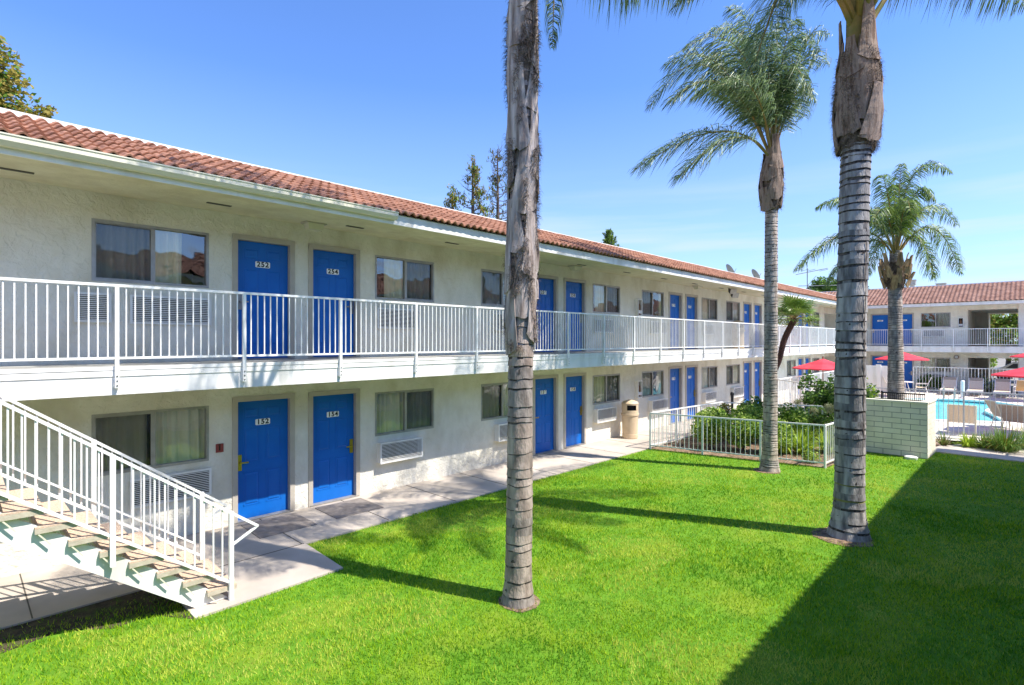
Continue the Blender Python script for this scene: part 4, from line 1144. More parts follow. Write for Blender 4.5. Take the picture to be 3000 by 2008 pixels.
def frond(root, pts, L, seed, m='palm_leaf', wind=(0, 0, 0), n_=95, w=.017, stem=.25, hang=.75, pet=.03):
    """one feather leaf: arching midrib with many narrow drooping leaflets on both sides"""
    rnd = random.Random(seed); path = catmull([Vector(p) for p in pts], 10); mb = MB()
    n = len(path); cum = [0]
    for a, b in zip(path, path[1:]): cum.append(cum[-1] + (b - a).length)
    tot = cum[-1]
    mb.tube(path, [pet * (1 - .86 * c / tot) for c in cum], 6, 1)
    wind = Vector(wind); down = Vector((0, 0, -1))
    def P(t):
        d = t * tot
        for i in range(n - 1):
            if cum[i + 1] >= d: return path[i].lerp(path[i + 1], (d - cum[i]) / max(1e-6, cum[i + 1] - cum[i])), (path[i + 1] - path[i]).normalized()
        return path[-1], (path[-1] - path[-2]).normalized()
    for k in range(n_):
        t = stem + (1 - stem) * (k + .5) / n_ ; t = min(t, .999)
        p, T_ = P(t)
        S = T_.cross(Vector((0, 0, 1)))
        if S.length < .1: S = Vector((_s, -_c, 0))
        S.normalize(); U = S.cross(T_)
        prof = (math.sin(PI * min(1, (t - stem) / (1 - stem) * .82 + .16)) ** .6)
        for sd in (-1, 1):
            for rep in range(2):
                if rnd.random() < .10: continue
                ll = L * prof * rnd.uniform(.75, 1.12)
                d = (S * sd * rnd.uniform(.55, 1.0) + U * rnd.uniform(-.45, .65) + T_ * rnd.uniform(.35, .8)).normalized()
                q0 = p + T_ * rnd.uniform(-.015, .015); ww = T_.cross(d).normalized(); ww = (T_ * .7 + ww * rnd.uniform(-.7, .7)).normalized() * w * rnd.uniform(.7, 1.1) * .5
                q1 = q0 + d * ll * .32
                d2 = (d * (1 - hang * .6) + down * hang * .8 + wind * .55).normalized(); q2 = q1 + d2 * ll * .36
                d3 = (d2 * .4 + down * hang + wind * .75 + Vector((rnd.uniform(-.12, .12), rnd.uniform(-.12, .12), 0))).normalized(); q3 = q2 + d3 * ll * .34
                i = [mb.av(x) for x in (q0 - ww * .6, q0 + ww * .6, q1 + ww, q1 - ww, q2 + ww * .8, q2 - ww * .8, q3)]
                mi = 2 if rnd.random() < .38 else 0; mb.idx([i[0], i[1], i[2], i[3]], mi); mb.idx([i[3], i[2], i[4], i[5]], mi); mb.idx([i[5], i[4], i[6]], mi)
    return mb.build('frond', [m, 'petiole', 'palm_leaf_dark'], root, recalc=False)

def fr(crown, dep, ctrl, tip, dz0=0, dz1=0, mid=None):
    """crown/ctrl/tip in photograph px with distances -> arching points"""
    a = at(*crown, dep); c = at(*ctrl, dep + dz0); b = at(*tip, dep + dz1)
    out = []
    for k in range(5):
        t = k / 4; out.append(a * (1 - t) ** 2 + c * 2 * t * (1 - t) + b * t * t)
    return out
LEFT = Vector((-_s, _c, 0))
DEP = Vector((_c, _s, 0))

# palm 1: brown fibrous trunk nearest the camera
t = thing('palm_tree', 'nearest palm, its upper trunk wrapped in shaggy brown leaf bases, rising out of the picture', 'palm tree', (4.69, 4.42, 0), 'palms on the lawn')
P1 = [(4.68, 4.44, 0), (4.69, 4.42, 1.5), (4.70, 4.41, 3.1), (4.72, 4.40, 5.2), (4.70, 4.39, 7.4), (4.70, 4.39, 8.3)]
def r1(z): return .150 + .055 * math.exp(-max(z, 0) / .14) + .01 * math.exp(-max(z, 0) / 1.0)
_, cen1 = trunk(t, P1, r1, lambda z: .145, 'bark1', 5, scar=.012, brk=-.08)
def rb1(z): return .145 + .014 * min(1, max(0, (z - 3.0) / .3)) + .02 * noise.noise(Vector((0, 3, z * 1.2)))
boots(t, cen1, 3.0, 8.1, rb1, 34, 'boot', 11, length=(.6, 1.25), flare=.006, fibre=26000, wrap=.8, liftk=.55, thr=.10)
B1 = at(1529, -130, 6.43)
def arch(base, hd, L, rise, drop):
    hd = Vector((*hd, 0)).normalized(); return [base + hd * (L * t) + Vector((0, 0, rise * t * 2.2 - (rise * 2.2 + drop) * t * t)) for t in (0, .25, .5, .75, 1)]
base1 = Vector((4.70, 4.39, 8.15))
for k, (hd, L, rise, drop) in enumerate([((_s, -_c), 3.0, 1.3, .5), ((_s + .25 * _c, -_c + .25 * _s), 3.3, 1.6, .2), ((_s - .3 * _c, -_c - .3 * _s), 2.9, 1.8, .1), ((_s * .4 + _c, _s - _c * .4), 2.6, 2.3, -.8), ((_s * .5 - 1.1 * _c, -_c * .5 - 1.1 * _s), 2.3, 2.6, -1.2), ((-_s, _c), 2.4, 2.6, -1.4), ((-_s + _c * .6, _c + .6 * _s), 2.6, 2.6, -1.0), ((-_s - _c * .6, _c - .6 * _s), 2.3, 2.7, -1.4), ((.1, -1), 2.6, 2.5, -.4), ((.3, .7), 2.3, 2.6, -1.0), ((-.5, -.6), 2.4, 2.6, -.6), ((1, .3), 2.2, 2.6, -1.2)]):
    frond(t, arch(base1, hd, L, rise, drop), .85, 100 + k, wind=LEFT * .30, n_=110, w=.014, hang=.95, pet=.032)
for k, (a, b, d0, d1) in enumerate([((1720, -330), (2030, -30), .2, .3), ((1640, -260), (1860, -40), -.5, -.9), ((1740, -260), (2080, -70), .9, 1.6)]):
    frond(t, fr((1532, -150), 6.43, a, b, d0, d1), .80, 120 + k, wind=LEFT * .25, n_=110, w=.012, hang=1.0, pet=.03)
frond(t, [base1 + Vector((0, 0, -.25)), base1 + Vector((_s * .24, -_c * .24, .02)), base1 + Vector((_s * .38, -_c * .38, -.35)), base1 + Vector((_s * .36, -_c * .36, -1.55))], .34, 77, m='palm_leaf', wind=LEFT * .02, n_=60, hang=1.2, stem=.35, pet=.02)

# palm 2: slender palm in the middle of the lawn's far end
t = thing('palm_tree', 'slender grey palm before the planting bed with a windswept crown, second from the left', 'palm tree', (13.5, 4.62, 0), 'palms on the lawn')
b2 = at(2254, 1370, 12.95); P2 = [(b2.x, b2.y, 0), tuple(at(2257, 1150, 12.9)), tuple(at(2259, 850, 12.85)), tuple(at(2260, 616, 12.82)), tuple(at(2262, 470, 12.82)), tuple(at(2262, 440, 12.82))]
def r2(z): return .162 - .004 * z + .085 * math.exp(-max(z, 0) / .22)
_, cen2 = trunk(t, P2, r2, lambda z: .085, 'bark2', 8, scar=.011, brk=-.05)
zb2 = at(2260, 616, 12.82).z
def rb2(z): return .155 + .062 * math.sin(PI * min(1, max(0, (z - zb2 + .1) / 1.35))) 
boots(t, cen2, zb2, zb2 + 1.15, rb2, 13, 'boot_brown', 12, length=(.5, .9), flare=.02, fibre=2600, wrap=.8)
c3 = lambda x, y: (1800 + x / 2.24, y / 2.24)
C2 = c3(1035, 1060)
F2 = [((1230, 40), (1400, 230), .2, .3), ((700, 120), (330, 430), -.2, -.2), ((930, -40), (740, 60), -.3, -.2), ((900, 0), (480, 300), -.9, -1.3), ((1120, -20), (1200, 160), -.6, -1.0), ((1000, 500), (640, 420), 1.4, 2.2), ((1150, 380), (1130, 600), 1.3, 2.0), ((790, 640), (130, 1120), -.4, -.9), ((860, 690), (400, 1180), -.9, -1.4), ((640, 10), (225, 700), .2, .2), ((760, 250), (350, 680), -.8, -1.2), ((880, 130), (560, 420), .8, 1.0), ((960, 60), (650, 190), .1, .5),
      ((1010, -60), (900, 330), -.6, -1.0), ((1060, 100), (1090, 120), .3, .2), ((1080, -50), (1330, 330), .3, .4), ((1110, 100), (1300, 650), -.4, -.7), ((1230, 330), (1250, 760), .5, .9), 
      ((960, 380), (700, 560), -1.0, -1.7), ((1180, 160), (1390, 420), .0, .6), ((840, 400), (520, 640), .6, .9)]
for k, (a, b, d0, d1) in enumerate(F2):
    frond(t, fr(C2, 12.82, c3(*a), c3(*b), d0, d1), .88, 200 + k, m='palm_leaf', wind=LEFT * .5, n_=78, w=.020, hang=.65, pet=.026)

# palm 3: the stout slate-coloured palm on the right
t = thing('palm_tree', 'stout slate-grey palm with bold dark rings and a swollen brown collar', 'palm tree', (9.78, 2.2, 0), 'palms on the lawn')
b3 = at(2487, 1562, 8.62); P3 = [(b3.x, b3.y, 0), tuple(at(2489, 1350, 8.6)), tuple(at(2493, 1000, 8.55)), tuple(at(2503, 600, 8.5)), tuple(at(2508, 448, 8.47)), tuple(at(2512, 280, 8.47)), tuple(at(2514, 200, 8.47))]
def r3(z): return .205 + .115 * math.exp(-max(z, 0) / .26) + .012 * math.exp(-abs(z - 2) / 1.5)
_, cen3 = trunk(t, P3, r3, lambda z: .19 if z < 3.4 else .19 - .035 * min(3, z - 3.4), 'bark3', 21, scar=.024, moss=(.45, .85), brk=-.25)
zb3 = at(2508, 448, 8.47).z
def rb3(z): return .19 + .088 * math.sin(PI * min(1, max(0, (z - zb3 + .12) / 1.75))) ** .8 if z < zb3 + 1.60 else .20
boots(t, cen3, zb3, zb3 + 1.45, rb3, 21, 'boot_brown', 15, length=(.6, 1.05), flare=.016, fibre=9000, wrap=.74)
mb = MB(); zz = [zb3 + 1.45, zb3 + 1.8, zb3 + 2.2, zb3 + 2.6]
mb.tube([cen3(min(z, P3[-1][2])) + Vector((0, 0, max(0, z - P3[-1][2]))) for z in zz], [.20, .165, .16, .17], 20)
mb.build('crown_shaft', 'petiole', t, smooth=True)
mb = MB(); prev = None; rc = random.Random(3)
for k in range(70):
    z = .85 + k * .055; c = cen3(z); th = .36 + .03 * math.sin(k * .5) + rc.uniform(-.02, .02); d = Vector((-_c * math.cos(th) + _s * math.sin(th), -_s * math.cos(th) - _c * math.sin(th), 0)); w_ = Vector((-d.y, d.x, 0)) * rc.uniform(.003, .013) * (1.2 if k > 14 else .5)
    p = Vector((c.x, c.y, z)) + d * (r3(z) * 1.055); cur = (mb.av(p - w_), mb.av(p + w_))
    if prev: mb.idx([prev[0], prev[1], cur[1], cur[0]])
    prev = cur
mb.build('trunk_crack', 'scar', t, recalc=False)
base3 = at(2520, 110, 8.47)
F3 = [((2350, -330), (2210, 190), -.5, -1.0), ((2280, -420), (1980, 20), .2, .0), ((2330, -500), (1900, -120), -.8, -1.5), ((2430, -450), (2330, -60), 1.2, 2.0), ((2700, -260), (3010, 10), .1, .3), ((2640, -420), (3100, -150), -.9, -1.4), ((2560, -500), (2700, -500), 1.0, 1.6),
      ((2520, -500), (2500, -420), -1.2, -2.2), ((2480, -520), (2300, -460), 1.2, 1.8), ((2560, -560), (2850, -480), .2, .3), ((2400, -470), (2120, -330), .4, .8), ((2610, -330), (2880, -120), 1.4, 2.4), ((2420, -300), (2290, 40), .9, 1.5)]
for k, (a, b, d0, d1) in enumerate(F3):
    frond(t, fr((2500 + (k % 5) * 9, 90), 8.47, a, b, d0, d1), .92, 300 + k, wind=LEFT * .35, n_=125, w=.014, hang=.85, stem=.22, pet=.045)

b3_ = at(2520, 90, 8.47)
for k, (hd, L_, ri, dr) in enumerate([((-1, -.25), 3.1, 1.9, -.2), ((-.85, -.6), 3.0, 2.0, -.4), ((-1, .35), 3.0, 1.7, .1), ((-.5, -1), 2.9, 2.1, -.3), ((-.75, -.1), 2.4, 2.6, -1.0)]):
    frond(t, arch(b3_, hd, L_, ri, dr), .62, 330 + k, wind=LEFT * .3, n_=95, w=.018, hang=.8, stem=.22, pet=.04)

# palm 4: smaller bright palm with trimmed stubs, inside the block wall box
t = thing('palm_tree', 'smaller bright green palm with trimmed tan leaf stubs, standing behind the block wall', 'palm tree', (18.5, 2.85, 0), None)
b4 = at(2625, 1160, 15.3); P4 = [(b4.x, b4.y, 0), tuple(b4), tuple(at(2624, 1000, 15.3)), tuple(at(2622, 846, 15.3)), tuple(at(2624, 752, 15.3)), tuple(at(2624, 735, 15.3))]
def r4(z): return .205 - .012 * max(0, z - 1)
_, cen4 = trunk(t, P4, r4, lambda z: .06, 'bark2', 31, scar=.006, skew=.008)
zb4 = at(2622, 846, 15.3).z
def rb4(z): return .19 + .04 * math.sin(PI * min(1, max(0, (z - zb4) / .9)))
boots(t, cen4, zb4, zb4 + .75, rb4, 30, 'boot_tan', 17, length=(.22, .42), flare=.30, fibre=2500, wrap=.34, top_w=.03)
c4 = lambda x, y: (2300 + x / 1.743, y / 1.743)
C4 = c4(565, 1320)
F4 = [((400, 1010), (50, 1380), -.3, -.5), ((430, 900), (160, 1060), .6, 1.0), ((520, 850), (480, 900), -.8, -1.2), ((590, 780), (600, 840), .3, .4), ((600, 700), (850, 880), .2, .2), ((650, 830), (760, 1020), -.7, -1.0), ((760, 970), (900, 1400), .0, .2), ((680, 1050), (760, 1420), -.6, -1.0),
      ((480, 1000), (330, 1240), -1.0, -1.5), ((560, 900), (560, 950), 1.0, 1.5), ((640, 950), (690, 1100), 1.0, 1.6), ((440, 1080), (200, 1470), .6, 1.0), ((520, 950), (450, 1130), -1.0, -1.8), ((620, 900), (640, 1080), -1.0, -1.7), ((700, 900), (880, 1150), .6, 1.0), ((500, 1120), (420, 1400), 1.0, 1.6)]
for k, (a, b, d0, d1) in enumerate(F4):
    frond(t, fr(C4, 15.3, c4(*a), c4(*b), d0, d1), .62, 400 + k, m='palm_leaf_b', wind=LEFT * .12, n_=85, w=.021, hang=.8, pet=.026)

# fan palm with leaning shaggy trunk
def fan_palm(loc, pts, label, n_=38, seed=5, R_=.60):
    t = thing('fan_palm', label, 'fan palm', loc)
    rnd = random.Random(seed); path = catmull([Vector(p) for p in pts], 8); mb = MB(); n = len(path)
    mb.tube(path, [.08 + .045 * (i / n) for i in range(n)], 14)
    for k in range(1400):
        i = rnd.randrange(n - 1); p = path[i].lerp(path[i + 1], rnd.random()); a = rnd.uniform(0, 2 * PI); d = Vector((math.cos(a), math.sin(a), rnd.uniform(-.3, .5)))
        q = p + d * (.08 + .045 * i / n); w_ = Vector((-d.y, d.x, 0)) * .012
        mb.face([q - w_, q + w_, q + d * .05 + Vector((0, 0, rnd.uniform(-.08, .03)))])
    mb.build('trunk', 'shag', t, recalc=False)
    top = path[-1]
    for k in range(n_):
        z = rnd.uniform(-.35, .95); a = k * 2.39996; rr = math.sqrt(max(0, 1 - z * z)); d = Vector((rr * math.cos(a), rr * math.sin(a), z)).normalized()
        pl = rnd.uniform(.40, .70); c = top + d * pl + Vector((0, 0, -.08 * (1 - z))); mb = MB(); mb.tube([top, top + d * pl * .5 + Vector((0, 0, .03)), c], [.012, .009, .007], 5, 1)
        s_ = d.cross(Vector((0, 0, 1))).normalized(); u_ = s_.cross(d)
        for j in range(15):
            b = (j / 14 - .5) * 3.6; e = (d * math.cos(b) + s_ * math.sin(b)).normalized(); L = R_ * rnd.uniform(.85, 1.05) * (1 - .15 * abs(b) / 2)
            w_ = (d * -math.sin(b) + s_ * math.cos(b)) * .017
            p1 = c + e * L * .55 + u_ * .02; w_ = w_ * 1.7; p2 = c + e * L + Vector((0, 0, -.06 - .05 * rnd.random()))
            mb.face([c, p1 + w_, p1 - w_]); mb.face([p1 - w_, p1 + w_, p2])
        mb.build('fan_leaf', ['fan_leaf', 'petiole'], t, recalc=False)
fan_palm(tuple(at(2250, 1222, 22)), [tuple(at(2250, 1222, 22)), tuple(at(2254, 1130, 22)), tuple(at(2282, 1058, 22)), tuple(at(2298, 995, 22)), tuple(at(2328, 935, 22))], 'short fan palm with a dark leaning shaggy trunk before the upper balcony')

# ------------------------------------------------------------ broadleaf crowns and shrubs
def leaves(mb, c, rad, n, size, seed, mi=0, shell_=.55, squash=1.0, thr=-.15, freq=1.3):
    rnd = random.Random(seed); c = Vector(c)
    k = 0; tries = 0
    while k < n and tries < n * 6:
        tries += 1
        d = Vector((rnd.gauss(0, 1), rnd.gauss(0, 1), rnd.gauss(0, 1))).normalized(); r = rnd.random() ** shell_
        q = Vector((d.x * rad[0] * r, d.y * rad[1] * r, d.z * rad[2] * r)); p = c + q
        if noise.noise(p * freq + Vector((seed, 0, 0))) < thr + .25 * (r - .6): continue
        k += 1
        a = Vector((rnd.gauss(0, 1), rnd.gauss(0, 1), rnd.gauss(0, .6))).normalized(); b = a.cross(Vector((rnd.gauss(0, 1), rnd.gauss(0, 1), rnd.gauss(0, 1)))).normalized()
        s_ = size * rnd.uniform(.6, 1.25)
        mb.face([p - a * s_ * .5, p + b * s_ * .28, p + a * s_ * .6, p - b * s_ * .28], mi if isinstance(mi, int) else rnd.choice(mi))

def limbs(root, base, tops, r0, m='bark_tree', name='trunk'):
    mb = MB(); base = Vector(base); fork = base + Vector((0, 0, (min(t_[2] for t_ in tops) - base.z) * .55))
    mb.tube([base, base.lerp(fork, .5) + Vector((.1, .05, 0)), fork], [r0, r0 * .8, r0 * .65], 10)
    for tp in tops:
        tp = Vector(tp); md = fork.lerp(tp, .5) + Vector((0, 0, (tp - fork).length * .12)); mb.tube([fork, md, tp], [r0 * .5, r0 * .3, r0 * .08], 7)
    return mb.build(name, m, root, smooth=True)

def tree(name, label, loc, lobes, n, size, mats, seed, r0=.25, group=None, thr=-.15, freq=1.3, cat='tree'):
    t = thing(name, label, cat, loc, group)
    limbs(t, loc, [(l[0], l[1], l[2]) for l in lobes], r0)
    mb = MB(); tot = sum(l[3] * l[4] for l in lobes)
    for i, l in enumerate(lobes): leaves(mb, l[:3], (l[3], l[3], l[4]), int(n * l[3] * l[4] / tot), size, seed + i, mi=list(range(len(mats))), thr=thr, freq=freq)
    mb.build('crown', mats, t, recalc=False); return t
tree('broadleaf_tree', 'olive-yellow leafy tree rising behind the roof at the top left corner', (-1.0, 22, 0),
     [(.70, 22, 11.2, .75, .95), (.85, 22, 10.5, .95, .9), (1.2, 22, 10.0, .9, .7), (2.0, 22, 9.95, .42, .48), (0, 22, 10.2, 1.5, 1.9), (-1, 22, 9.8, 1.5, 2), (2.6, 22, 9.6, .3, .2)], 11000, .16, ['leaf_olive', 'leaf_mid', 'leaf_olive'], 5, thr=-.05, freq=1.6)
def conifer(label, x, y, zt, zb, w, nb, leafn, mats, seed, lm='leaf_dry', bare=.5, name='conifer', z0=0):
    t = thing(name, label, 'conifer', (x, y, 0), None); rnd = random.Random(seed)
    mb = MB(); mb.tube([(x, y, 0), (x + .05, y, zb), (x, y, zt)], [.2, .14, .02], 8)
    tips = []
    for k in range(nb):
        f = k / nb; z = zb + (zt - zb) * f; a = rnd.uniform(0, 2 * PI); L = w * (1 - f * .85) * rnd.uniform(.6, 1.15)
        e = Vector((x + L * math.cos(a), y + L * math.sin(a), z + L * rnd.uniform(.15, .7))); p0 = Vector((x, y, z))
        mb.tube([p0, p0.lerp(e, .5) + Vector((0, 0, -.06)), e], [.03, .02, .008], 5); tips.append((p0, e))
        for q in range(3):
            p1 = p0.lerp(e, rnd.uniform(.4, .95)); e2 = p1 + Vector((rnd.uniform(-.3, .3), rnd.uniform(-.3, .3), rnd.uniform(.1, .45))); mb.tube([p1, e2], [.01, .004], 4); tips.append((p1, e2))
    mb.build('trunk', 'bark_tree', t)
    mb = MB()
    for k in range(leafn):
        p0, e = rnd.choice(tips)
        if noise.noise(e * .9 + Vector((seed, 0, 0))) < -.3 + bare * .6: continue
        p = p0.lerp(e, rnd.uniform(.45, 1.1)) + Vector((rnd.gauss(0, .07), rnd.gauss(0, .07), rnd.gauss(0, .07)))
        a = Vector((rnd.gauss(0, 1), rnd.gauss(0, 1), rnd.gauss(.5, 1))).normalized(); b = a.cross(Vector((0, 0, 1))).normalized(); s_ = rnd.uniform(.06, .15)
        mb.face([p - a * s_, p + b * s_ * .3, p + a * s_, p - b * s_ * .3], rnd.randrange(len(mats)))
    mb.build('crown', mats, t, recalc=False)
conifer('thin sparse conifer with browning needles behind the roof, left of the nearest palm', 19.6, 22, 12.9, 8.2, 1.5, 55, 2800, ['leaf_dry', 'leaf_olive', 'leaf_mid'], 4, bare=.15)
conifer('nearly bare conifer skeleton behind the roof, touching the nearest palm trunk', 21.5, 22, 14.0, 8.0, 1.5, 70, 1600, ['leaf_dry', 'leaf_dark'], 9, bare=.2)
conifer('small broken conifer behind the roof at the left of the sparse pair', 18.6, 22.5, 11.0, 8.0, .9, 26, 1300, ['leaf_mid', 'leaf_olive'], 14, bare=.1)
conifer('small dense green conifer tip showing over the middle of the roof', 66.9, 45, 19.0, 14.5, 2.1, 90, 16000, ['leaf_mid', 'leaf_dark', 'leaf_light'], 24, bare=-.5)
tree('broadleaf_tree', 'dark green tree crown low behind the far roof between the two big palms', (67, 17, 0), [(67, 16.8, 8.9, 1.7, 1.3), (69, 14.6, 8.7, 1.6, 1.0)], 4200, .35, ['leaf_dark', 'leaf_mid'], 41)
tree('broadleaf_tree', 'sunlit green tree seen through the upper breezeway of the far wing', (60, 1.6, 0), [(60, 2.2, 4.8, 2.6, 2.6), (61, -.8, 5.4, 2.8, 2.8), (59, .8, 3.0, 2.2, 1.6), (62, 3.4, 5.5, 2, 2)], 16000, .26, ['leaf_light', 'leaf_mid', 'leaf_olive'], 51, thr=-.2, freq=.8)
tree('shrub', 'round green shrub seen through the lower passage of the far wing', (56, 2.5, 0), [(56, 2.9, 1.6, .8, .8)], 1500, .2, ['leaf_mid', 'leaf_light'], 61, r0=.06, cat='shrub')
t = thing('parked_car', 'silver car glimpsed through the lower passage of the far wing', 'car', (58, .9, 0))
m_ = MB(); pr2 = [(-2.1, .35), (-2.1, .8), (-1.3, .95), (-.8, 1.38), (.7, 1.42), (1.4, .98), (2.05, .85), (2.1, .4)]
i0 = [m_.av((57.2, .6 + p, z)) for p, z in pr2]; i1 = [m_.av((58.9, .6 + p, z)) for p, z in pr2]; m_.idx(i0); m_.idx(i1[::-1])
for k in range(8): m_.idx([i0[k], i0[(k + 1) % 8], i1[(k + 1) % 8], i1[k]])
m_.build('body', 'alu', t)
m_ = MB(); m_.face([(57.19, -.5, .98), (57.19, 1.7, .98), (57.19, 1.25, 1.33), (57.19, -.15, 1.33)]); m_.build('side_glass', 'black', t)
for dy in (-.75, 1.9): m_ = MB(); m_.tube([(57.1, dy, .33), (57.35, dy, .33)], .33, 16); m_.build('wheel', 'black', t)

def shrub(label, c, rad, n, size, mats, seed, group='shrubs in the planting bed', thr=-.2, freq=3.5, stems=9):
    x, y = c[0], c[1]; t = thing('shrub', label, 'shrub', (x, y, 0), group); rnd = random.Random(seed)
    mb = MB()
    for k in range(stems):
        a = rnd.uniform(0, 2 * PI); q = rnd.uniform(.2, .8); e = Vector((x + rad[0] * q * math.cos(a), y + rad[1] * q * math.sin(a), c[2] + rad[2] * rnd.uniform(0, .8)))
        mb.tube([(x + .1 * math.cos(a), y + .1 * math.sin(a), 0), Vector((x, y, 0)).lerp(e, .5) + Vector((.03, 0, .05)), e], [.014, .01, .004], 5)
    mb.build('stems', 'bark_tree', t)
    mb = MB(); leaves(mb, c, rad, n, size, seed, mi=list(range(len(mats))), shell_=.45, thr=thr, freq=freq); 
    mb.v = [v if v.z > .03 else Vector((v.x, v.y, .03 + abs(v.z) * .3)) for v in mb.v]
    mb.build('foliage', mats, t, recalc=False)
shrub('light green leafy shrub at the left end of the bed, right by the white fence', (15.15, 6.75, .62), (.55, .55, .50), 2600, .085, ['leaf_light', 'leaf_light', 'leaf_mid'], 1)
shrub('light green leafy shrub, second from the left behind the front fence', (15.4, 5.95, .60), (.58, .55, .50), 2600, .085, ['leaf_light', 'leaf_mid'], 2)
shrub('light green leafy shrub just left of the slender palm, behind the front fence', (15.6, 5.15, .58), (.55, .5, .46), 2400, .085, ['leaf_light', 'leaf_mid', 'leaf_light'], 3)
shrub('low pale leafy shrub at the back left of the bed beside the side fence', (16.4, 7.2, .60), (.7, .45, .48), 2200, .09, ['leaf_light', 'leaf_mid'], 4)
shrub('mid green shrub in the middle of the bed', (16.9, 6.3, .66), (.7, .6, .52), 2600, .095, ['leaf_light', 'leaf_mid'], 5)
shrub('dark leafy rose bush by the back fence with bare gaps', (18.1, 6.6, .78), (.55, .5, .55), 1400, .11, ['leaf_dark', 'leaf_mid'], 6, thr=.0)
shrub('dark red-tinged shrub at the back left corner of the bed', (17.6, 7.35, .62), (.5, .35, .45), 1000, .09, ['leaf_dark', 'leaf_dry'], 7, thr=-.05)
shrub('bright shrub right behind the slender palm trunk', (17.6, 5.4, .68), (.65, .6, .55), 2600, .10, ['leaf_light', 'leaf_mid'], 8)
shrub('tall dark loose rose bush against the pool fence, left of the big slate palm', (20.6, 5.3, 1.15), (.75, .75, 1.05), 2300, .13, ['leaf_dark', 'leaf_mid', 'leaf_mid'], 9, thr=-.02, freq=2.2, stems=14)
shrub('tall dark rose bush half hidden by the big slate palm trunk', (20.2, 4.2, 1.05), (.85, .75, 1.0), 3200, .13, ['leaf_dark', 'leaf_mid', 'leaf_light'], 10, thr=-.1, freq=2.2, stems=14)
shrub('low dark shrub at the foot of the tall rose bushes', (19.2, 5.0, .55), (.9, .7, .5), 2400, .10, ['leaf_dark', 'leaf_mid'], 11)
shrub('dark low shrub behind the far pool fence, left of the loungers', (41.5, 4.7, .55), (.35, .6, .55), 1300, .13, ['leaf_dark', 'leaf_dark', 'leaf_mid'], 21, group='shrubs behind the far pool fence', thr=-.1)
shrub('dark low shrub behind the far pool fence, beside the leftmost lounger', (41.5, 3.9, .5), (.35, .5, .5), 1100, .13, ['leaf_dark', 'leaf_mid'], 22, group='shrubs behind the far pool fence', thr=-.1)
shrub('pale shrub behind the far pool fence, between the two right loungers', (41.5, 1.95, .6), (.35, .4, .55), 700, .13, ['leaf_mid', 'seed_head'], 23, group='shrubs behind the far pool fence', thr=-.05)
shrub('small sparse shrub by the front fence near its right corner', (15.15, 4.1, .16), (.22, .22, .2), 320, .07, ['leaf_light'], 12, stems=4)

def strap(label, x, y, n, L, mats, seed, width=.03, group='strap-leaved clumps in the planting bed', heads=(), r=.18, droop=1.0, dry=0):
    t = thing('strap_leaved_plant', label, 'plant', (x, y, 0), group); rnd = random.Random(seed); mb = MB()
    for k in range(n):
        a = rnd.uniform(0, 2 * PI); l = L * rnd.uniform(.65, 1.15); d = Vector((math.cos(a), math.sin(a), 0)); p = Vector((x, y, 0)) + d * rnd.uniform(0, r); out = rnd.uniform(.25, 1.0)
        w_ = Vector((-d.y, d.x, rnd.uniform(-.25, .25))) * width * rnd.uniform(.6, 1.1) * .5; K = 6; prev = None; mi = rnd.randrange(len(mats) - (1 if dry else 0)) if rnd.random() > dry else len(mats) - 1
        for j in range(K + 1):
            s_ = j / K; q = p + d * (l * out * .75 * s_) + Vector((0, 0, l * (s_ * (1.25 - out * .25) - droop * out * s_ * s_ * .95)))
            q.z = max(q.z, .03); ww = w_ * (1 - s_ ** 2.5)
            cur = (mb.av(q - ww), mb.av(q + ww))
            if prev: mb.idx([prev[0], prev[1], cur[1], cur[0]], mi)
            prev = cur
    mb.build('leaves', mats, t, recalc=False)
    for hx, hy, hz, hr in heads:
        mb = MB(); c = Vector((hx, hy, hz)); mb.tube([(x + (hx - x) * .3, y + (hy - y) * .3, 0), Vector((x, y, 0)).lerp(c, .6) + Vector((0, 0, .1)), c], [.011, .010, .008], 6)
        o = mb.build('flower_stalk', 'strap_green', t); mb = MB()
        for k in range(160):
            d = Vector((rnd.gauss(0, 1), rnd.gauss(0, 1), rnd.gauss(0, 1))).normalized(); e = c + d * hr * rnd.uniform(.55, 1.0); mb.bar(c + d * .02, e, .003); b = d.cross(Vector((.3, .2, 1))).normalized() * .018; g2 = d.cross(b.normalized()) * .018
            mb.face([e - b, e + g2, e + b, e - g2]); mb.face([e - b, e + d * .03, e + b])
        mb.build('seed_head', 'seed_head', o, recalc=False)
for i, (x, y, n, L, lb) in enumerate([(16.2, 4.6, 150, .85, 'lime green strap-leaved clump by the right part of the front fence'), (15.9, 5.0, 90, .8, 'lime green strap-leaved clump just right of the slender palm'), (16.9, 4.1, 140, .85, 'lime green strap-leaved clump next to the right corner of the fence'), (17.2, 4.9, 120, .9, 'lime green strap-leaved clump in the middle, behind the two front clumps')]):
    strap(lb, x, y, n, L, ['strap_lime', 'strap_green', 'strap_lime'], 70 + i, width=.045)
hd = lambda x, y, dep, r: (*at(x, y, dep), r)
strap('green clump carrying the left faded round flower head', 19.0, 5.4, 80, .8, ['strap_green', 'strap_lime'], 81, heads=[hd(2338, 1183, 18.2, .18)])
strap('green clump carrying the middle faded round flower head', 18.4, 4.6, 80, .8, ['strap_green', 'strap_lime'], 82, heads=[hd(2385, 1207, 17.0, .16)])
strap('green clump carrying the right faded round flower head', 18.6, 4.2, 80, .8, ['strap_green', 'strap_lime'], 83, heads=[hd(2428, 1198, 16.8, .17)])
g2_ = 'clumps along the pool fence by the path'
strap('big grassy clump in the bed at the right edge by the path', 20.45, .62, 420, .85, ['strap_green', 'leaf_mid', 'leaf_olive'], 91, width=.022, group=g2_, r=.28, droop=1.05, dry=.12)
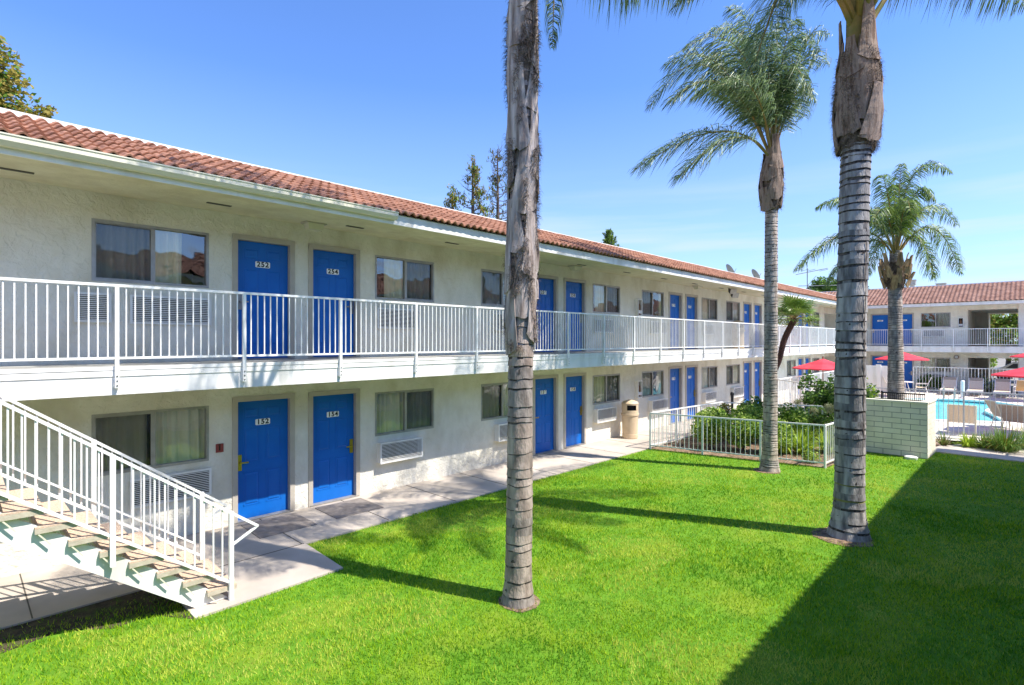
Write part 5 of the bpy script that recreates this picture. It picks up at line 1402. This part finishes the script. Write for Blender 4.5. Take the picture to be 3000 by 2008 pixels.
strap('grassy clump with a tawny side, left of the biggest clump by the path', 20.7, 1.05, 260, .62, ['strap_green', 'strap_lime', 'leaf_dry'], 92, width=.020, group=g2_, r=.25, dry=.3)
strap('lime clump by the path between the chair and the big clump', 20.55, 1.42, 130, .48, ['strap_lime', 'strap_lime'], 93, width=.04, group=g2_, r=.12)
strap('small upright clump beside the white end of the block wall', 20.3, 1.95, 50, .55, ['strap_green', 'leaf_dry'], 94, width=.03, group=g2_, r=.08)
strap('grassy clump at the right edge behind the biggest clump', 21.3, .1, 240, .8, ['strap_green', 'leaf_mid'], 95, width=.022, group=g2_, r=.25)
strap('small clump between the fence and the block wall at their corner', 17.55, 3.62, 50, .5, ['strap_lime', 'strap_green'], 96, width=.035, group=g2_, r=.08)
strap('dark clump against the pool fence behind the rose bushes', 21.0, 6.6, 90, .8, ['strap_green', 'leaf_dark'], 97, width=.03, group=g2_)

# ------------------------------------------------------------ grass on the lawn
def grass():
    rs = np.random.RandomState(4)
    def inside(px, py):
        n = len(LAWN); c = np.zeros(len(px), bool); j = n - 1
        for i in range(n):
            xi, yi = LAWN[i]; xj, yj = LAWN[j]
            c ^= ((yi > py) != (yj > py)) & (px < (xj - xi) * (py - yi) / (yj - yi + 1e-12) + xi); j = i
        return c
    P = []
    for r0, r1, dens in ((2.5, 6.5, 2600), (6.5, 9, 1900), (9, 12.5, 1100), (12.5, 21, 520)):
        n = int(dens * 22 * 11)
        x = rs.uniform(-3, 19, n); y = rs.uniform(-1.3, 8.05, n); d = np.hypot(x, y)
        ang = np.degrees(np.arctan2(y, x)); k = (d >= r0) & (d < r1) & (ang > -4) & (ang < 94); x, y = x[k], y[k]; k = inside(x, y); P.append((x[k], y[k], d[(d >= r0) & (d < r1) & (ang > -4) & (ang < 94)][k] if False else np.hypot(x[k], y[k])))
    x = np.concatenate([p[0] for p in P]); y = np.concatenate([p[1] for p in P]); d = np.concatenate([p[2] for p in P])
    for cx, cy, r in ((4.69, 4.42, .21), (13.52, 4.62, .26), (9.78, 2.2, .35)):
        k = np.hypot(x - cx, y - cy) > r * rs.uniform(.8, 1.25, len(x)); x, y, d = x[k], y[k], d[k]
    k = ~((x < 1.86) & (y > 7.1) & (rs.uniform(0, 1, len(x)) < np.clip((y - 7.2) * 1.6, 0, .9))); x, y, d = x[k], y[k], d[k]
    n = len(x); print('blades', n)
    h = rs.uniform(.022, .05, n) * (1 + .25 * np.sin(x * 2.1 + np.sin(y * 1.7) * 2)); a = rs.uniform(0, 2 * PI, n); w = np.clip(.0016 + .00042 * d, .003, .008); lean = rs.uniform(.1, .9, n) * h; b = rs.uniform(0, 2 * PI, n)
    V = np.zeros((n, 3, 3), np.float32)
    V[:, 0, 0] = x - w * np.cos(a); V[:, 0, 1] = y - w * np.sin(a); V[:, 1, 0] = x + w * np.cos(a); V[:, 1, 1] = y + w * np.sin(a)
    V[:, 2, 0] = x + lean * np.cos(b); V[:, 2, 1] = y + lean * np.sin(b); V[:, 2, 2] = h
    me = bpy.data.meshes.new('grass'); me.vertices.add(n * 3); me.vertices.foreach_set('co', V.ravel())
    me.loops.add(n * 3); me.loops.foreach_set('vertex_index', np.arange(n * 3, dtype=np.int32)); me.polygons.add(n); me.polygons.foreach_set('loop_start', np.arange(0, n * 3, 3, dtype=np.int32)); me.polygons.foreach_set('loop_total', np.full(n, 3, np.int32))
    mi = (rs.uniform(0, 1, n) < .30).astype(np.int32); mi[rs.uniform(0, 1, n) < .06] = 2
    patch = np.sin(x * 1.3 + 2 * np.sin(y * .9)) + np.sin(y * 2.2 + x * .7) + .7 * np.sin(x * 4.1 + y * 2.3) + .5 * np.sin(y * 7.3 - x * 3.1 + 2 * np.sin(x * 2)); mi[(patch > .9) & (rs.uniform(0, 1, n) < .6)] = 2
    mi[(patch < -1.1) & (rs.uniform(0, 1, n) < .6)] = 1
    me.polygons.foreach_set('material_index', mi)
    me.materials.append(mat('grass_blade', (.29, .47, .012), (.40, .56, .022), 1.5, .6, transl=.35, spec=.2)); me.materials.append(mat('grass_blade_dark', (.07, .24, .006), (.14, .34, .012), 2, .6, transl=.35, spec=.2)); me.materials.append(mat('grass_blade_pale', (.52, .60, .06), (.60, .62, .12), 2, .6, transl=.35, spec=.2))
    me.update(); me.validate()
    o = bpy.data.objects.new('grass', me); COL.objects.link(o); o['kind'] = 'stuff'; o['label'] = 'short bright green grass covering the lawn'; o['category'] = 'grass'
grass()
